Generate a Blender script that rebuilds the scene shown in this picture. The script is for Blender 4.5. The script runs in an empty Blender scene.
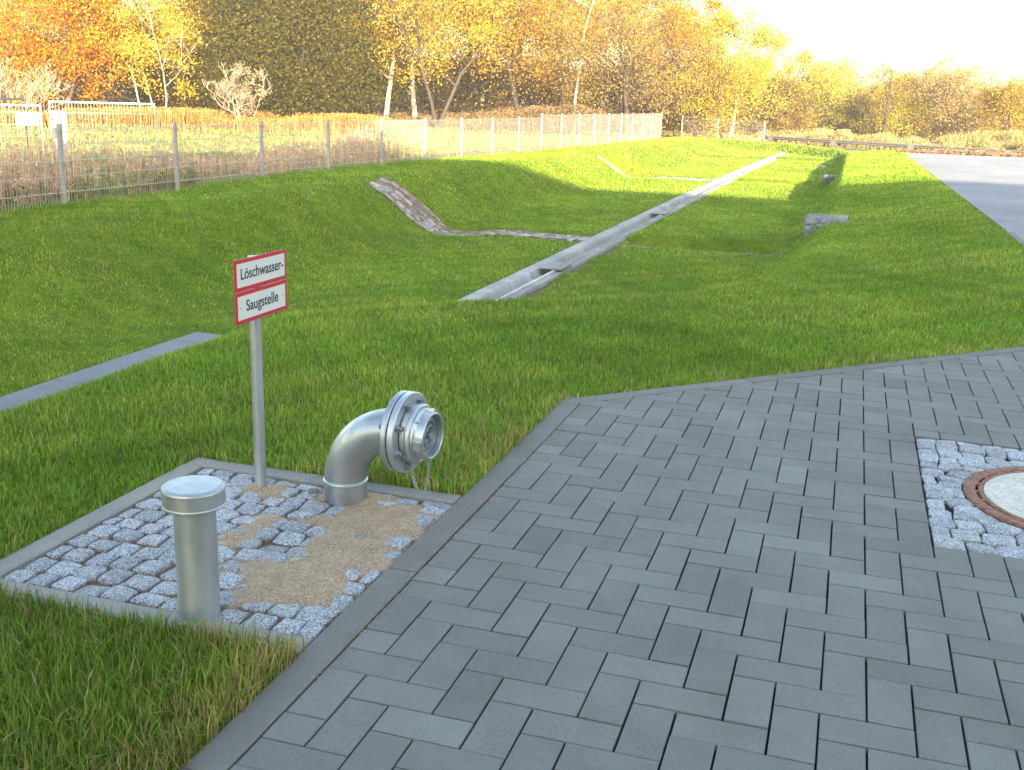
import bpy, math, random
import numpy as np
from mathutils import Vector, Matrix

SC = bpy.context.scene
COL = SC.collection
PI = math.pi
rnd = random.Random(7)
R = math.radians

# ------------------------------------------------------------------ helpers
def link(o):
    COL.objects.link(o); return o

def tag(o, label=None, cat=None, group=None, kind=None):
    if label: o['label'] = label
    if cat: o['category'] = cat
    if group: o['group'] = group
    if kind: o['kind'] = kind
    return o

def empty(name, loc=(0, 0, 0), rz=0.0):
    o = bpy.data.objects.new(name, None); link(o)
    o.location = loc; o.rotation_euler = (0, 0, rz); o.empty_display_size = .1
    return o

class MB:
    """collects polygons for one mesh object"""
    def __init__(s): s.v = []; s.f = []; s.c = []; s.sm = []
    def add(s, vs, fs, col=None, smooth=False):
        b = len(s.v); s.v += [tuple(p) for p in vs]
        for f in fs:
            s.f.append([b + i for i in f]); s.sm.append(smooth)
        s.c += [col or (1, 1, 1)] * len(vs)
    def box(s, c, d, rot=0.0, col=None):
        hx, hy, hz = d[0] / 2, d[1] / 2, d[2] / 2
        cr, sr = math.cos(rot), math.sin(rot); vs = []
        for z in (-hz, hz):
            for x, y in ((-hx, -hy), (hx, -hy), (hx, hy), (-hx, hy)):
                vs.append((c[0] + x * cr - y * sr, c[1] + x * sr + y * cr, c[2] + z))
        s.add(vs, [(3, 2, 1, 0), (4, 5, 6, 7), (0, 1, 5, 4), (1, 2, 6, 5), (2, 3, 7, 6), (3, 0, 4, 7)], col)
    def tube(s, pts, rad, n=8, cap=True, col=None, smooth=True):
        pts = [Vector(p) for p in pts]
        if not hasattr(rad, '__len__'): rad = [rad] * len(pts)
        vs = []; fs = []; prev = None
        for i, p in enumerate(pts):
            t = (pts[min(i + 1, len(pts) - 1)] - pts[max(i - 1, 0)])
            if t.length < 1e-9: t = Vector((0, 0, 1))
            t.normalize()
            if prev is None:
                a = t.orthogonal().normalized()
            else:
                a = (prev - t * prev.dot(t))
                a = a.normalized() if a.length > 1e-6 else t.orthogonal().normalized()
            prev = a; b = t.cross(a)
            for k in range(n):
                an = 2 * PI * k / n
                vs.append(p + (a * math.cos(an) + b * math.sin(an)) * rad[i])
        for i in range(len(pts) - 1):
            for k in range(n):
                k2 = (k + 1) % n
                fs.append((i * n + k, i * n + k2, (i + 1) * n + k2, (i + 1) * n + k))
        s.add(vs, fs, col, smooth)
        if cap:
            s.add(vs[:n], [tuple(reversed(range(n)))], col); s.add(vs[-n:], [tuple(range(n))], col)
    def lathe(s, prof, origin=(0, 0, 0), axis=(0, 0, 1), n=48, col=None, smooth=False):
        """prof: list of (radius, height along axis). sharp profile: each band own vertices"""
        ax = Vector(axis).normalized(); a = ax.orthogonal().normalized(); b = ax.cross(a); o = Vector(origin)
        def ring(r, h): return [o + ax * h + (a * math.cos(2 * PI * k / n) + b * math.sin(2 * PI * k / n)) * r for k in range(n)]
        for (r0, h0), (r1, h1) in zip(prof[:-1], prof[1:]):
            if r0 < 1e-6: s.add([o + ax * h0] + ring(r1, h1), [(0, 1 + k, 1 + (k + 1) % n) for k in range(n)], col, True); continue
            if r1 < 1e-6: s.add([o + ax * h1] + ring(r0, h0), [(0, 1 + (k + 1) % n, 1 + k) for k in range(n)], col, True); continue
            s.add(ring(r0, h0) + ring(r1, h1), [(k, (k + 1) % n, n + (k + 1) % n, n + k) for k in range(n)], col, True)
    def build(s, name, mat, parent=None, loc=None):
        me = bpy.data.meshes.new(name)
        me.from_pydata(s.v, [], s.f); me.update()
        me.polygons.foreach_set('use_smooth', s.sm)
        ca = me.color_attributes.new('tone', 'FLOAT_COLOR', 'POINT')
        arr = np.ones((len(s.v), 4), np.float32); arr[:, :3] = np.array(s.c, np.float32); ca.data.foreach_set('color', arr.ravel())
        me.materials.append(mat)
        o = bpy.data.objects.new(name, me); link(o)
        if parent: o.parent = parent
        if loc: o.location = loc
        return o

def np_mesh(name, verts, faces_list, mat, colors=None, smooth=False, parent=None):
    """faces_list: list of int arrays (n,k)"""
    me = bpy.data.meshes.new(name)
    me.vertices.add(len(verts)); me.vertices.foreach_set('co', verts.astype(np.float32).ravel())
    nl = sum(f.size for f in faces_list); nf = sum(len(f) for f in faces_list)
    me.loops.add(nl); me.loops.foreach_set('vertex_index', np.concatenate([f.ravel() for f in faces_list]).astype(np.int32))
    me.polygons.add(nf)
    tot = np.concatenate([np.full(len(f), f.shape[1], np.int32) for f in faces_list])
    st = np.concatenate([[0], np.cumsum(tot)[:-1]]).astype(np.int32)
    me.polygons.foreach_set('loop_start', st)
    me.polygons.foreach_set('loop_total', tot)
    me.update(calc_edges=True)
    if smooth: me.polygons.foreach_set('use_smooth', np.ones(nf, bool))
    if colors is not None:
        ca = me.color_attributes.new('tone', 'FLOAT_COLOR', 'POINT')
        c4 = np.ones((len(verts), 4), np.float32); c4[:, :3] = colors; ca.data.foreach_set('color', c4.ravel())
    me.materials.append(mat)
    o = bpy.data.objects.new(name, me); link(o)
    if parent: o.parent = parent
    return o

# ------------------------------------------------------------------ materials
class NT:
    def __init__(s, name):
        s.m = bpy.data.materials.new(name); s.m.use_nodes = True; s.t = s.m.node_tree; s.t.nodes.clear()
        s.out = s.n('ShaderNodeOutputMaterial')
    def n(s, typ, **kw):
        nd = s.t.nodes.new(typ)
        for k, v in kw.items(): setattr(nd, k, v)
        return nd
    def l(s, a, b): s.t.links.new(a, b)
    def noise(s, scale, detail=4, rough=.6, co=None):
        nd = s.n('ShaderNodeTexNoise'); nd.inputs['Scale'].default_value = scale
        nd.inputs['Detail'].default_value = detail; nd.inputs['Roughness'].default_value = rough
        if co is not None: s.l(co, nd.inputs['Vector'])
        return nd.outputs['Fac']
    def co(s): return s.n('ShaderNodeNewGeometry').outputs['Position']
    def ramp(s, fac, stops):
        nd = s.n('ShaderNodeValToRGB'); s.l(fac, nd.inputs[0]); e = nd.color_ramp.elements
        while len(e) < len(stops): e.new(.5)
        for el, (p, c) in zip(e, stops):
            el.position = p; el.color = (c, c, c, 1) if not hasattr(c, '__len__') else (*c, 1)
        return nd.outputs[0]
    def mix(s, a, b, fac, mode='MIX'):
        nd = s.n('ShaderNodeMix', data_type='RGBA', blend_type=mode)
        for v, i in ((fac, 0), (a, 6), (b, 7)):
            if hasattr(v, 'is_output') or isinstance(v, bpy.types.NodeSocket): s.l(v, nd.inputs[i])
            elif hasattr(v, '__len__'): nd.inputs[i].default_value = (*v[:3], 1)
            else: nd.inputs[i].default_value = v
        return nd.outputs[2]
    def tone(s): return s.n('ShaderNodeVertexColor', layer_name='tone').outputs[0]
    def bump(s, h, strength=.3, dist=.01):
        nd = s.n('ShaderNodeBump'); nd.inputs['Strength'].default_value = strength; nd.inputs['Distance'].default_value = dist
        s.l(h, nd.inputs['Height']); return nd.outputs[0]
    def bsdf(s, color, rough=.7, metal=0, normal=None, spec=.5, transl=0.0):
        b = s.n('ShaderNodeBsdfPrincipled')
        if isinstance(color, bpy.types.NodeSocket): s.l(color, b.inputs['Base Color'])
        else: b.inputs['Base Color'].default_value = (*color, 1)
        if isinstance(rough, bpy.types.NodeSocket): s.l(rough, b.inputs['Roughness'])
        else: b.inputs['Roughness'].default_value = rough
        b.inputs['Metallic'].default_value = metal; b.inputs['Specular IOR Level'].default_value = spec
        if normal is not None: s.l(normal, b.inputs['Normal'])
        o = b.outputs[0]
        if transl:
            t = s.n('ShaderNodeBsdfTranslucent')
            if isinstance(color, bpy.types.NodeSocket): s.l(color, t.inputs[0])
            else: t.inputs[0].default_value = (*color, 1)
            mx = s.n('ShaderNodeMixShader'); mx.inputs[0].default_value = transl
            s.l(o, mx.inputs[1]); s.l(t.outputs[0], mx.inputs[2]); o = mx.outputs[0]
        s.l(o, s.out.inputs[0]); return s.m

def m_concrete(name, col, var=.25, rough=.85, fine=220, toned=True, stain=2.5, bump=.25, bd=.004):
    t = NT(name); co = t.co()
    c = t.mix(tuple(x * (1 - var) for x in col), tuple(min(1, x * (1 + var)) for x in col), t.ramp(t.noise(stain, 6, .7, co), [(.3, 0.), (.7, 1.)]))
    sp = t.ramp(t.noise(fine, 3, .8, co), [(.3, .5), (.5, 1.), (.72, 1.5)])
    c = t.mix(c, sp, .8, 'MULTIPLY')
    if toned: c = t.mix(c, t.tone(), 1., 'MULTIPLY')
    return t.bsdf(c, rough, normal=t.bump(t.noise(fine, 3, .8, co), bump, bd), spec=.3)

M = {}
M['paver'] = m_concrete('paver_concrete', (.158, .166, .157), .16, .8, 330, stain=3.)
M['kerb'] = m_concrete('kerb_concrete', (.165, .165, .155), .14, .85, 300, stain=4.)
M['kerb_light'] = m_concrete('pale_kerb_concrete', (.235, .235, .22), .14, .85, 300, stain=6.)
M['slab'] = m_concrete('channel_concrete', (.25, .255, .255), .30, .8, 60, stain=1.4)
M['dark_slab'] = m_concrete('gutter_concrete', (.17, .185, .20), .18, .8, 220, stain=1.4)
M['white_concrete'] = m_concrete('cover_concrete', (.52, .50, .45), .2, .85, 120, stain=7.)
M['asphalt'] = m_concrete('road_asphalt', (.235, .245, .275), .2, .9, 90, stain=.5, toned=False)
M['joint'] = m_concrete('joint_sand', (.013, .014, .016), .3, .95, 200, toned=False)

def m_granite():
    t = NT('granite_sett'); co = t.co()
    v = t.n('ShaderNodeTexVoronoi'); v.inputs['Scale'].default_value = 400; t.l(co, v.inputs['Vector'])
    g = t.n('ShaderNodeSeparateColor'); t.l(v.outputs['Color'], g.inputs[0])
    c = t.ramp(g.outputs[0], [(0., (.05, .055, .065)), (.25, (.14, .155, .175)), (.6, (.28, .305, .33)), (.9, (.50, .52, .53))])
    c = t.mix(c, t.ramp(t.noise(35, 4, .6, co), [(.3, .7), (.7, 1.2)]), .7, 'MULTIPLY')
    c = t.mix(c, t.tone(), 1., 'MULTIPLY')
    return t.bsdf(c, .65, normal=t.bump(t.noise(120, 4, .7, co), .5, .006), spec=.4)
M['granite'] = m_granite()

def m_rubble():
    t = NT('gutter_stone'); co = t.co()
    c = t.ramp(t.noise(9, 6, .8, co), [(.3, (.08, .062, .048)), (.45, (.19, .15, .125)), (.56, (.25, .245, .24)), (.72, (.36, .37, .38))])
    c = t.mix(c, t.tone(), 1., 'MULTIPLY')
    return t.bsdf(c, .85, normal=t.bump(t.noise(40, 4, .7, co), .5, .02))
M['rubble'] = m_rubble()

def m_sand():
    t = NT('coarse_sand'); co = t.co()
    v = t.n('ShaderNodeTexVoronoi'); v.inputs['Scale'].default_value = 420; t.l(co, v.inputs['Vector'])
    g = t.n('ShaderNodeSeparateColor'); t.l(v.outputs['Color'], g.inputs[0])
    c = t.ramp(g.outputs[0], [(0., (.10, .07, .05)), (.12, (.31, .22, .145)), (.5, (.43, .32, .21)), (.85, (.52, .41, .29)), (1., (.62, .55, .48))])
    c = t.mix(c, t.ramp(t.noise(14, 4, .6, co), [(.3, .82), (.7, 1.12)]), .9, 'MULTIPLY')
    c = t.mix(c, t.tone(), 1., 'MULTIPLY')
    return t.bsdf(c, .95, normal=t.bump(v.outputs['Distance'], .8, .004), spec=.2)
M['sand'] = m_sand()

def m_ground():
    t = NT('lawn_and_field_soil'); co = t.co()
    n1 = t.noise(.9, 6, .7, co); n2 = t.noise(14, 4, .7, co)
    g = t.mix((.075, .135, .012), (.17, .225, .026), t.ramp(n1, [(.3, 0.), (.7, 1.)]))
    g = t.mix(g, t.ramp(t.noise(3.2, 5, .65, co), [(.32, .72), (.68, 1.25)]), .9, 'MULTIPLY')
    g = t.mix(g, t.ramp(n2, [(.3, .6), (.7, 1.3)]), .8, 'MULTIPLY')
    f = t.mix((.17, .21, .06), (.30, .27, .11), t.ramp(t.noise(.35, 5, .7, co), [(.35, 0.), (.65, 1.)]))
    f = t.mix(f, t.ramp(t.noise(6, 4, .7, co), [(.3, .6), (.7, 1.3)]), .8, 'MULTIPLY')
    s = t.n('ShaderNodeSeparateColor'); t.l(t.tone(), s.inputs[0])
    c = t.mix(g, f, s.outputs[0])
    c = t.mix(c, (.030, .022, .012), s.outputs[1])
    c = t.mix(c, (.16, .13, .075), s.outputs[2])
    return t.bsdf(c, .95, normal=t.bump(n2, .6, .05), spec=.1)
M['ground'] = m_ground()

def m_leafy(name, transl=.35, rough=.6, spec=.25):
    t = NT(name); return t.bsdf(t.tone(), rough, transl=transl, spec=spec)
M['grass'] = m_leafy('grass_blades', .42, .45, .35)
M['leaf'] = m_leafy('leaves', .5, .9, .05)
M['stalk'] = m_leafy('dry_stalks', .25, .8)

def m_metal(name, col, rough=.4, metal=.85, var=.15, sc=9, streak=True):
    t = NT(name); co = t.n('ShaderNodeTexCoord').outputs['Object']
    mp = t.n('ShaderNodeMapping'); mp.inputs['Scale'].default_value = (1, 1, .25 if streak else 1); t.l(co, mp.inputs[0])
    n = t.noise(sc, 6, .7, mp.outputs[0])
    c = t.mix(tuple(x * (1 - var) for x in col), tuple(min(1, x * (1 + var)) for x in col), t.ramp(n, [(.3, 0.), (.7, 1.)]))
    r = t.ramp(t.noise(sc * 3, 4, .6, mp.outputs[0]), [(.3, rough - .1), (.7, rough + .12)])
    return t.bsdf(c, r, metal, normal=t.bump(t.noise(sc * 14, 3, .6, co), .08, .002))
M['zinc'] = m_metal('galvanised_steel', (.36, .40, .435), .36, .85, .2)
M['alu'] = m_metal('cast_aluminium', (.45, .50, .535), .36, .8, .1)
M['steel'] = m_metal('stainless_tube', (.36, .405, .435), .45, .7, .2)
M['bolt'] = m_metal('bolt_steel', (.30, .32, .34), .35, .9)
M['black'] = m_metal('black_rubber_and_gap_shade', (.02, .02, .022), .6, 0.)
M['fence'] = m_metal('fence_zinc', (.22, .215, .21), .5, .3)
M['sunlit_fence'] = m_metal('sunlit_tone_fence_wire', (.42, .41, .38), .5, .2)  # wire colour lightened to imitate sunlight on the near panels
M['post'] = m_metal('post_zinc', (.31, .31, .345), .5, .2)
M['white_metal'] = m_metal('white_painted_metal', (.50, .50, .47), .5, 0., .08)
M['dark_metal'] = m_metal('dark_painted_metal', (.03, .03, .035), .5, 0.)
def m_rust():
    t = NT('rusty_iron'); co = t.co()
    c = t.ramp(t.noise(45, 6, .7, co), [(.3, (.10, .045, .03)), (.5, (.24, .115, .075)), (.7, (.36, .20, .145))])
    return t.bsdf(c, .8, .2, normal=t.bump(t.noise(90, 4, .7, co), .5, .004))
M['rust'] = m_rust()
def m_plain(name, col, rough=.6, toned=False, var=.12, sc=3.):
    t = NT(name); co = t.co()
    c = t.mix(tuple(x * (1 - var) for x in col), tuple(min(1, x * (1 + var)) for x in col), t.noise(sc, 5, .7, co))
    if toned: c = t.mix(c, t.tone(), 1., 'MULTIPLY')
    return t.bsdf(c, rough)
M['sign_white'] = m_plain('sign_white', (.60, .62, .62), .4, var=.02)
M['sign_red'] = m_plain('sign_red', (.50, .012, .045), .4, var=.05)
M['ink'] = m_plain('sign_ink', (.02, .022, .03), .5)
M['bark'] = m_plain('grey_brown_bark', (.035, .027, .02), .9, True, .4, 8)
M['birch'] = m_plain('white_birch_bark', (.30, .26, .21), .8, True, .35, 10)
M['wall'] = m_plain('rendered_wall', (.5, .48, .44), .9)
M['tower'] = m_plain('pale_grey_cladding', (.30, .33, .40), .7, var=.04, sc=.2)
M['glass'] = m_plain('window_glass', (.08, .10, .12), .1)
M['pebble'] = m_plain('pebble', (.15, .14, .13), .8)

# ------------------------------------------------------------------ terrain heights
def sm(t):
    t = np.clip(t, 0., 1.); return t * t * (3 - 2 * t)
def zroad(Y): return np.interp(Y, [12, 43, 60, 90], [0, -.2, -.5, -1.0])
ZL = ([5, 10, 15, 20, 25, 30, 40, 54, 90], [-.22, -.20, -.12, -.12, -.18, -.23, -.30, -.38, -.6])
EDGE = [(-2.07, -60), (-2.07, 4.1), (-1.27, 4.97), (0.1, 6.1), (.72, 8), (.85, 12), (.85, 400)]
def edge_dist(X, Y):
    d = np.full(np.shape(X), 1e9); side = np.zeros(np.shape(X))
    for (x0, y0), (x1, y1) in zip(EDGE[:-1], EDGE[1:]):
        dx, dy = x1 - x0, y1 - y0; t = np.clip(((X - x0) * dx + (Y - y0) * dy) / (dx * dx + dy * dy), 0, 1)
        dd = np.hypot(X - x0 - t * dx, Y - y0 - t * dy)
        s = (dx * (Y - y0) - dy * (X - x0)) # >0 = left of the line = basin side
        upd = dd < d - 1e-9; d = np.where(upd, dd, d); side = np.where(upd, np.sign(s), side)
    return d * side
def wob(X, Y):
    return (.5 * np.sin(X * 1.3 + .7 * Y + 1) + .35 * np.sin(2.9 * X - 1.7 * Y) + .3 * np.sin(.6 * X + 2.3 * Y + 2) + .2 * np.sin(5.1 * X + 4.3 * Y))
YC = ([-30, -9, -6, -2.9, .6, 2.9, 30], [62, 61, 60.5, 60, 50.5, 47, 46.5])
def paved(X, Y, g=0.0):
    """distance-like test: inside road / pavement / pit, shrunk by g"""
    main = (X > -.09 + g) & (Y < X + 2.94 - 1.41 * g) & (Y < 5.85)
    right = (X > 2.78 + g) & (Y < 43.2 - g)
    pit = (X > -1.12 + g) & (X < 0) & (Y > .43 + g) & (Y < 1.56 - g)
    return main | right | pit
CH_X0, CH_X1, CH_Y0, CH_Y1 = -2.98, -2.46, 6.9, 56.
def ch_shift(Y): return np.interp(Y, [0, 24, 40, 56], [0, -.05, .02, .35])
def base_height(X, Y, grooves=True):
    X = np.asarray(X, float); Y = np.asarray(Y, float)
    z = np.full(np.broadcast(X, Y).shape, -.93) + .012 * wob(X * .6, Y * .4)
    if grooves:
        cx = X - ch_shift(Y)
        z = np.where((cx > CH_X0 + .05) & (cx < CH_X1 - .05) & (Y > CH_Y0) & (Y < CH_Y1), -1.25, z)
    for y0, amp in ((16.08, .14), (32.45, .10), (48.5, .14)):
        side = np.where(X > -2.3, 1.0, .45)
        z = z + amp * side * sm((Y - y0) / .16) * np.exp(-np.clip(Y - y0, 0, 99) / 3.2) * (1 if grooves is not None else 0)
    zl = np.interp(Y, *ZL); xs_ = np.interp(Y, [7, 13], [-7.75, -7.05]); sl = sm((X - xs_) / np.interp(Y, [7, 13], [2.75, 1.55]))
    zl = zl + np.where(X < -9, -.15 * sm((-9 - X) / 3), 0) + .02 * wob(X, Y)
    z = zl * (1 - sl) + z * sl
    yc = np.interp(X, *YC)
    zf = np.interp(X, [-9, -3, .6, 2.9], [-.42, -.58, -.45, -.3])
    sf = sm((yc - Y) / 3.)
    z = zf * (1 - sf) + z * sf
    d = edge_dist(X, Y)
    w = np.interp(Y, [3, 7, 13, 24], [1.65, 1.4, 1.05, .75])
    sn = sm((d + .05) / w)
    zr = zroad(Y) - np.interp(Y, [14, 18, 26], [.32, .32, .17]) * sm((2.85 - X) / 2.0) * sm((Y - 5) / 9.) - .012
    zr = zr + .012 * wob(X * 1.2, Y * 1.2) * np.clip((3 - X) / 2, 0, 1)
    gate = sm((yc - Y) / 2.)
    zr = zr * gate + np.minimum(zf, zr) * (1 - gate)
    z = zr * (1 - sn) + z * sn
    lw = sm((X + 7.6) / .8) * sm((-4.6 - X) / .8)
    z = z - .10 * lw * (np.exp(-((Y - 15.7) / .45) ** 4) + np.exp(-((Y - 32.15) / .35) ** 4))
    z = z + .09 * lw * (np.exp(-((Y - 17.2) / .9) ** 2) + np.exp(-((Y - 33.6) / .9) ** 2))
    rw = sm((X + 2.5) / .1) * sm((.6 - X) / .8)
    z = z - .075 * rw * (np.exp(-((Y - 15.78) / .30) ** 4) + np.exp(-((Y - 30.9) / .25) ** 4))
    out = np.clip((Y - yc - .6) / 8, 0, 1)
    z = z - .55 * out * out * (3 - 2 * out) * np.where(X < -12, 0, 1)
    return z
def height(X, Y):
    z = base_height(X, Y)
    z = np.where((X > 2.8) & (Y > 5) & (Y < 6.6), np.minimum(z, -.09), z)
    z = np.where(paved(X, Y, .045), np.minimum(z, zroad(Y) - .09), z)
    return z

def build_ground():
    def axis(segs):
        a = []
        for s, e, st in segs: a.append(np.arange(s, e - 1e-6, st))
        a.append([segs[-1][1]]); return np.concatenate(a)
    xs = axis([(-450, -60, 30), (-60, -20, 4), (-20, -9, .5), (-9, -5, .12), (-5, -3.3, .1), (-3.3, -2.4, .025), (-2.4, 3.2, .045), (3.2, 20, 1.2), (20, 60, 5), (60, 450, 30)])
    ys = axis([(-300, -60, 60), (-60, -6, 3), (-6, -1.5, .3), (-1.5, 6.5, .045), (6.5, 14, .1), (14, 34, .2), (34, 66, .3), (66, 120, 3), (120, 700, 40)])
    X, Y = np.meshgrid(xs, ys); Z = height(X, Y)
    nx, ny = len(xs), len(ys)
    V = np.stack([X, Y, Z], -1).reshape(-1, 3)
    i = np.arange(nx - 1)[None, :] + np.arange(ny - 1)[:, None] * nx
    F = np.stack([i, i + 1, i + 1 + nx, i + nx], -1).reshape(-1, 4)
    field = sm((-8.6 - X) / .6); yc = np.interp(X, *YC); field = np.maximum(field, sm((Y - yc - .5) / 1.0)); field = np.maximum(field, sm((X - 14) / 2))
    c = np.zeros((len(V), 3)); c[:, 0] = field.reshape(-1)
    bare = np.exp(-((X - ch_shift(Y) + 2.37) / .10) ** 4) * (Y > 9.5) * (Y < 15.4) * (.5 + .5 * np.sin(3.1 * Y)) 
    c[:, 2] = np.clip(bare, 0, 1).reshape(-1)
    dirt = np.clip(((X > 2.6) & (Y > 43) & (Y < 50)), 0, 1)
    litter = sm((np.hypot(X - 1, Y + 1.6) - 60) / 4) * (X < 40)
    c[:, 1] = np.maximum(dirt, litter).reshape(-1)
    o = np_mesh('ground', V, [F], M['ground'], c, smooth=True); tag(o, kind='structure')
build_ground()

# ------------------------------------------------------------------ grass blades
def blades(name, P, length, width, col, lean, rs, tag_args, mat):
    """P (n,3) roots; 5 vertices per blade"""
    n = len(P); az = rs.uniform(0, 2 * PI, n); fa = az + rs.uniform(-.9, .9, n)
    L = length; dirx, diry = np.cos(az), np.sin(az)
    wx, wy = -np.sin(fa) * width / 2, np.cos(fa) * width / 2
    h1 = L * .55; o1 = L * lean * .30; h2 = L * (1 - .35 * lean); o2 = L * lean * .95
    V = np.zeros((n, 5, 3)); V[:, :, :] = P[:, None, :]
    V[:, 0, 0] -= wx; V[:, 0, 1] -= wy; V[:, 1, 0] += wx; V[:, 1, 1] += wy
    V[:, 2, 0] += dirx * o1 + wx * .85; V[:, 2, 1] += diry * o1 + wy * .85; V[:, 2, 2] += h1
    V[:, 3, 0] += dirx * o1 - wx * .85; V[:, 3, 1] += diry * o1 - wy * .85; V[:, 3, 2] += h1
    V[:, 4, 0] += dirx * o2; V[:, 4, 1] += diry * o2; V[:, 4, 2] += h2
    b = (np.arange(n) * 5)[:, None]
    Q = b + np.array([[0, 1, 2, 3]]); T = b + np.array([[3, 2, 4]])
    C = np.repeat(col[:, None, :], 5, 1); 
    o = np_mesh(name, V.reshape(-1, 3), [Q, T], mat, C.reshape(-1, 3))
    tag(o, *tag_args); return o

CAM = np.array([1.0465, -1.6037, 1.2858])
GUT = [(15.25, 16.15, -7.05, -5.3), (15.4, 16.05, -5.3, -3.0), (31.9, 32.4, -6.8, -3.0), (15.72, 15.86, -2.5, -.2), (15.55, 16.0, -.2, .5), (30.8, 30.95, -2.5, .4)]
def lawn_ok(X, Y):
    ok = ~paved(X, Y, 0.01) & (X > -8.75) & (X < 3.0)
    cx = X - ch_shift(Y)
    ok &= ~((cx > CH_X0 - .0) & (cx < CH_X1 + .0) & (Y > CH_Y0 - .3) & (Y < CH_Y1 + .2))
    for y0, y1, x0, x1 in GUT: ok &= ~((X > x0) & (X < x1) & (Y > y0) & (Y < y1))
    ok &= ~((X > -4.75) & (X < -4.36) & (Y < 6.9)) & ~((X > -4.86) & (X < -2.6) & (Y > 6.55) & (Y < 6.95))
    ok &= ~((X > .46) & (X < 1.04) & (Y > 15.3) & (Y < 16.0))
    ok &= ~(((X + .43) ** 2 + (Y - .53) ** 2) < .06 ** 2)
    ok &= ~((np.abs(cx + 2.41) < .055) & (Y > 9.5) & (Y < 15.4) & (np.sin(3.1 * Y) > -.2))
    ok &= Y < np.interp(X, *YC) + 1.0
    return ok
def make_lawn():
    rs = np.random.RandomState(3)
    # radial densities (blades per m2)
    bands = [(1.0, 2.6, 21000), (2.6, 4.2, 15000), (4.2, 6.5, 8500), (6.5, 10, 4200), (10, 16, 2000), (16, 26, 900), (26, 40, 420), (40, 66, 170)]
    Ps = []; Ds = []
    for r0, r1, den in bands:
        a0, a1 = (-62, 16) if r0 > 4 else (-75, 40)
        area = (r1 * r1 - r0 * r0) * .5 * R(a1 - a0); n = int(area * den)
        r = np.sqrt(rs.uniform(r0 * r0, r1 * r1, n)); a = R(1) * rs.uniform(a0, a1, n)
        X = CAM[0] + r * np.sin(a); Y = CAM[1] + r * np.cos(a)
        # thin bands smoothly
        k = lawn_ok(X, Y); Ps.append(np.stack([X[k], Y[k]], 1)); Ds.append(r[k])
    P = np.concatenate(Ps); D = np.concatenate(Ds); X, Y = P[:, 0], P[:, 1]
    Z = base_height(X, Y) - .004
    n = len(P); print('lawn blades', n)
    patch = .5 + .5 * np.clip((np.sin(1.9 * X + 1.1 * Y) + np.sin(-1.3 * X + 2.4 * Y + 1) + np.sin(4.3 * X - 3.1 * Y + 2) + .8 * np.sin(9.1 * X + 7.7 * Y)) / 2.6, -1, 1)
    L = rs.uniform(.034, .080, n) * (1 + .25 * (patch - .5)) * np.interp(D, [0, 2.4, 3.6, 6, 12, 60], [1.15, 1.1, .75, .58, .62, 1.0])
    W = rs.uniform(.0022, .0042, n) * np.interp(D, [0, 2.5, 5, 10, 20, 40, 66], [.85, .9, 1.25, 2.1, 4.2, 8, 13])
    lean = rs.beta(1.6, 2.4, n) * .95 + .05
    base = np.array([.140, .268, .022]); yel = np.array([.31, .35, .055]); dark = np.array([.075, .165, .012]); dry = np.array([.42, .29, .13])
    u = rs.uniform(0, 1, n)[:, None]; v = rs.uniform(0, 1, n)
    fy = np.clip(.22 + .7 * (patch - .5) + rs.normal(0, .28, n), 0, 1)[:, None]
    col = base * (1 - fy) + yel * fy
    k = v < .34; col[k] = col[k] * .35 + dark * .65
    # worn, drier turf along the kerbs
    edge = np.minimum(np.abs(X + .1) + np.where(Y > 3, 9, 0) , 9)
    ed2 = np.abs(Y - (X + 2.94)) * .7 + np.where(X < -.1, 9, 0)
    ed3 = np.where((X < -.05) & (X > -1.2), np.minimum(np.abs(Y - .43), np.abs(Y - 1.56)), 9)
    e = np.minimum(np.minimum(edge, ed2), ed3)
    pd = .06 + .38 * np.exp(-e / .10)
    k = rs.uniform(0, 1, n) < pd * (.4 + patch) * np.interp(D, [2.5, 4.5], [1, .5]); col[k] = dry * rs.uniform(.6, 1.2, (k.sum(), 1))
    # patchy growth: paler, thinner tufts beside lush dark ones, a few brownish spots
    p2 = (np.sin(6.1 * X + 3.3 * Y + 2 * np.sin(1.7 * Y)) + np.sin(-4.7 * X + 7.9 * Y + 2 * np.sin(2.1 * X)) + .8 * np.sin(13.1 * X - 9.7 * Y) + .7 * np.sin(17 * X + 15 * Y + 1)) / 3.5
    p3 = (np.sin(.8 * X + 1.1 * Y + 1.5 * np.sin(.6 * X)) + np.sin(-1.4 * X + .5 * Y + 2)) / 2
    col *= (1 + .20 * p2 + .13 * p3)[:, None]
    k = p2 > rs.uniform(.35, 1.3, n); col[k] = col[k] * .6 + np.array([.36, .32, .06]) * .4
    # blade colour by place: slightly darker in front of the pit, brighter elsewhere
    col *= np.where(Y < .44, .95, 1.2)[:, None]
    col *= rs.uniform(.7, 1.3, (n, 1))
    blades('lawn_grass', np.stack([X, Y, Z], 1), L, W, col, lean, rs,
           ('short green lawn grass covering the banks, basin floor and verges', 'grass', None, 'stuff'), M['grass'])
make_lawn()

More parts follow.
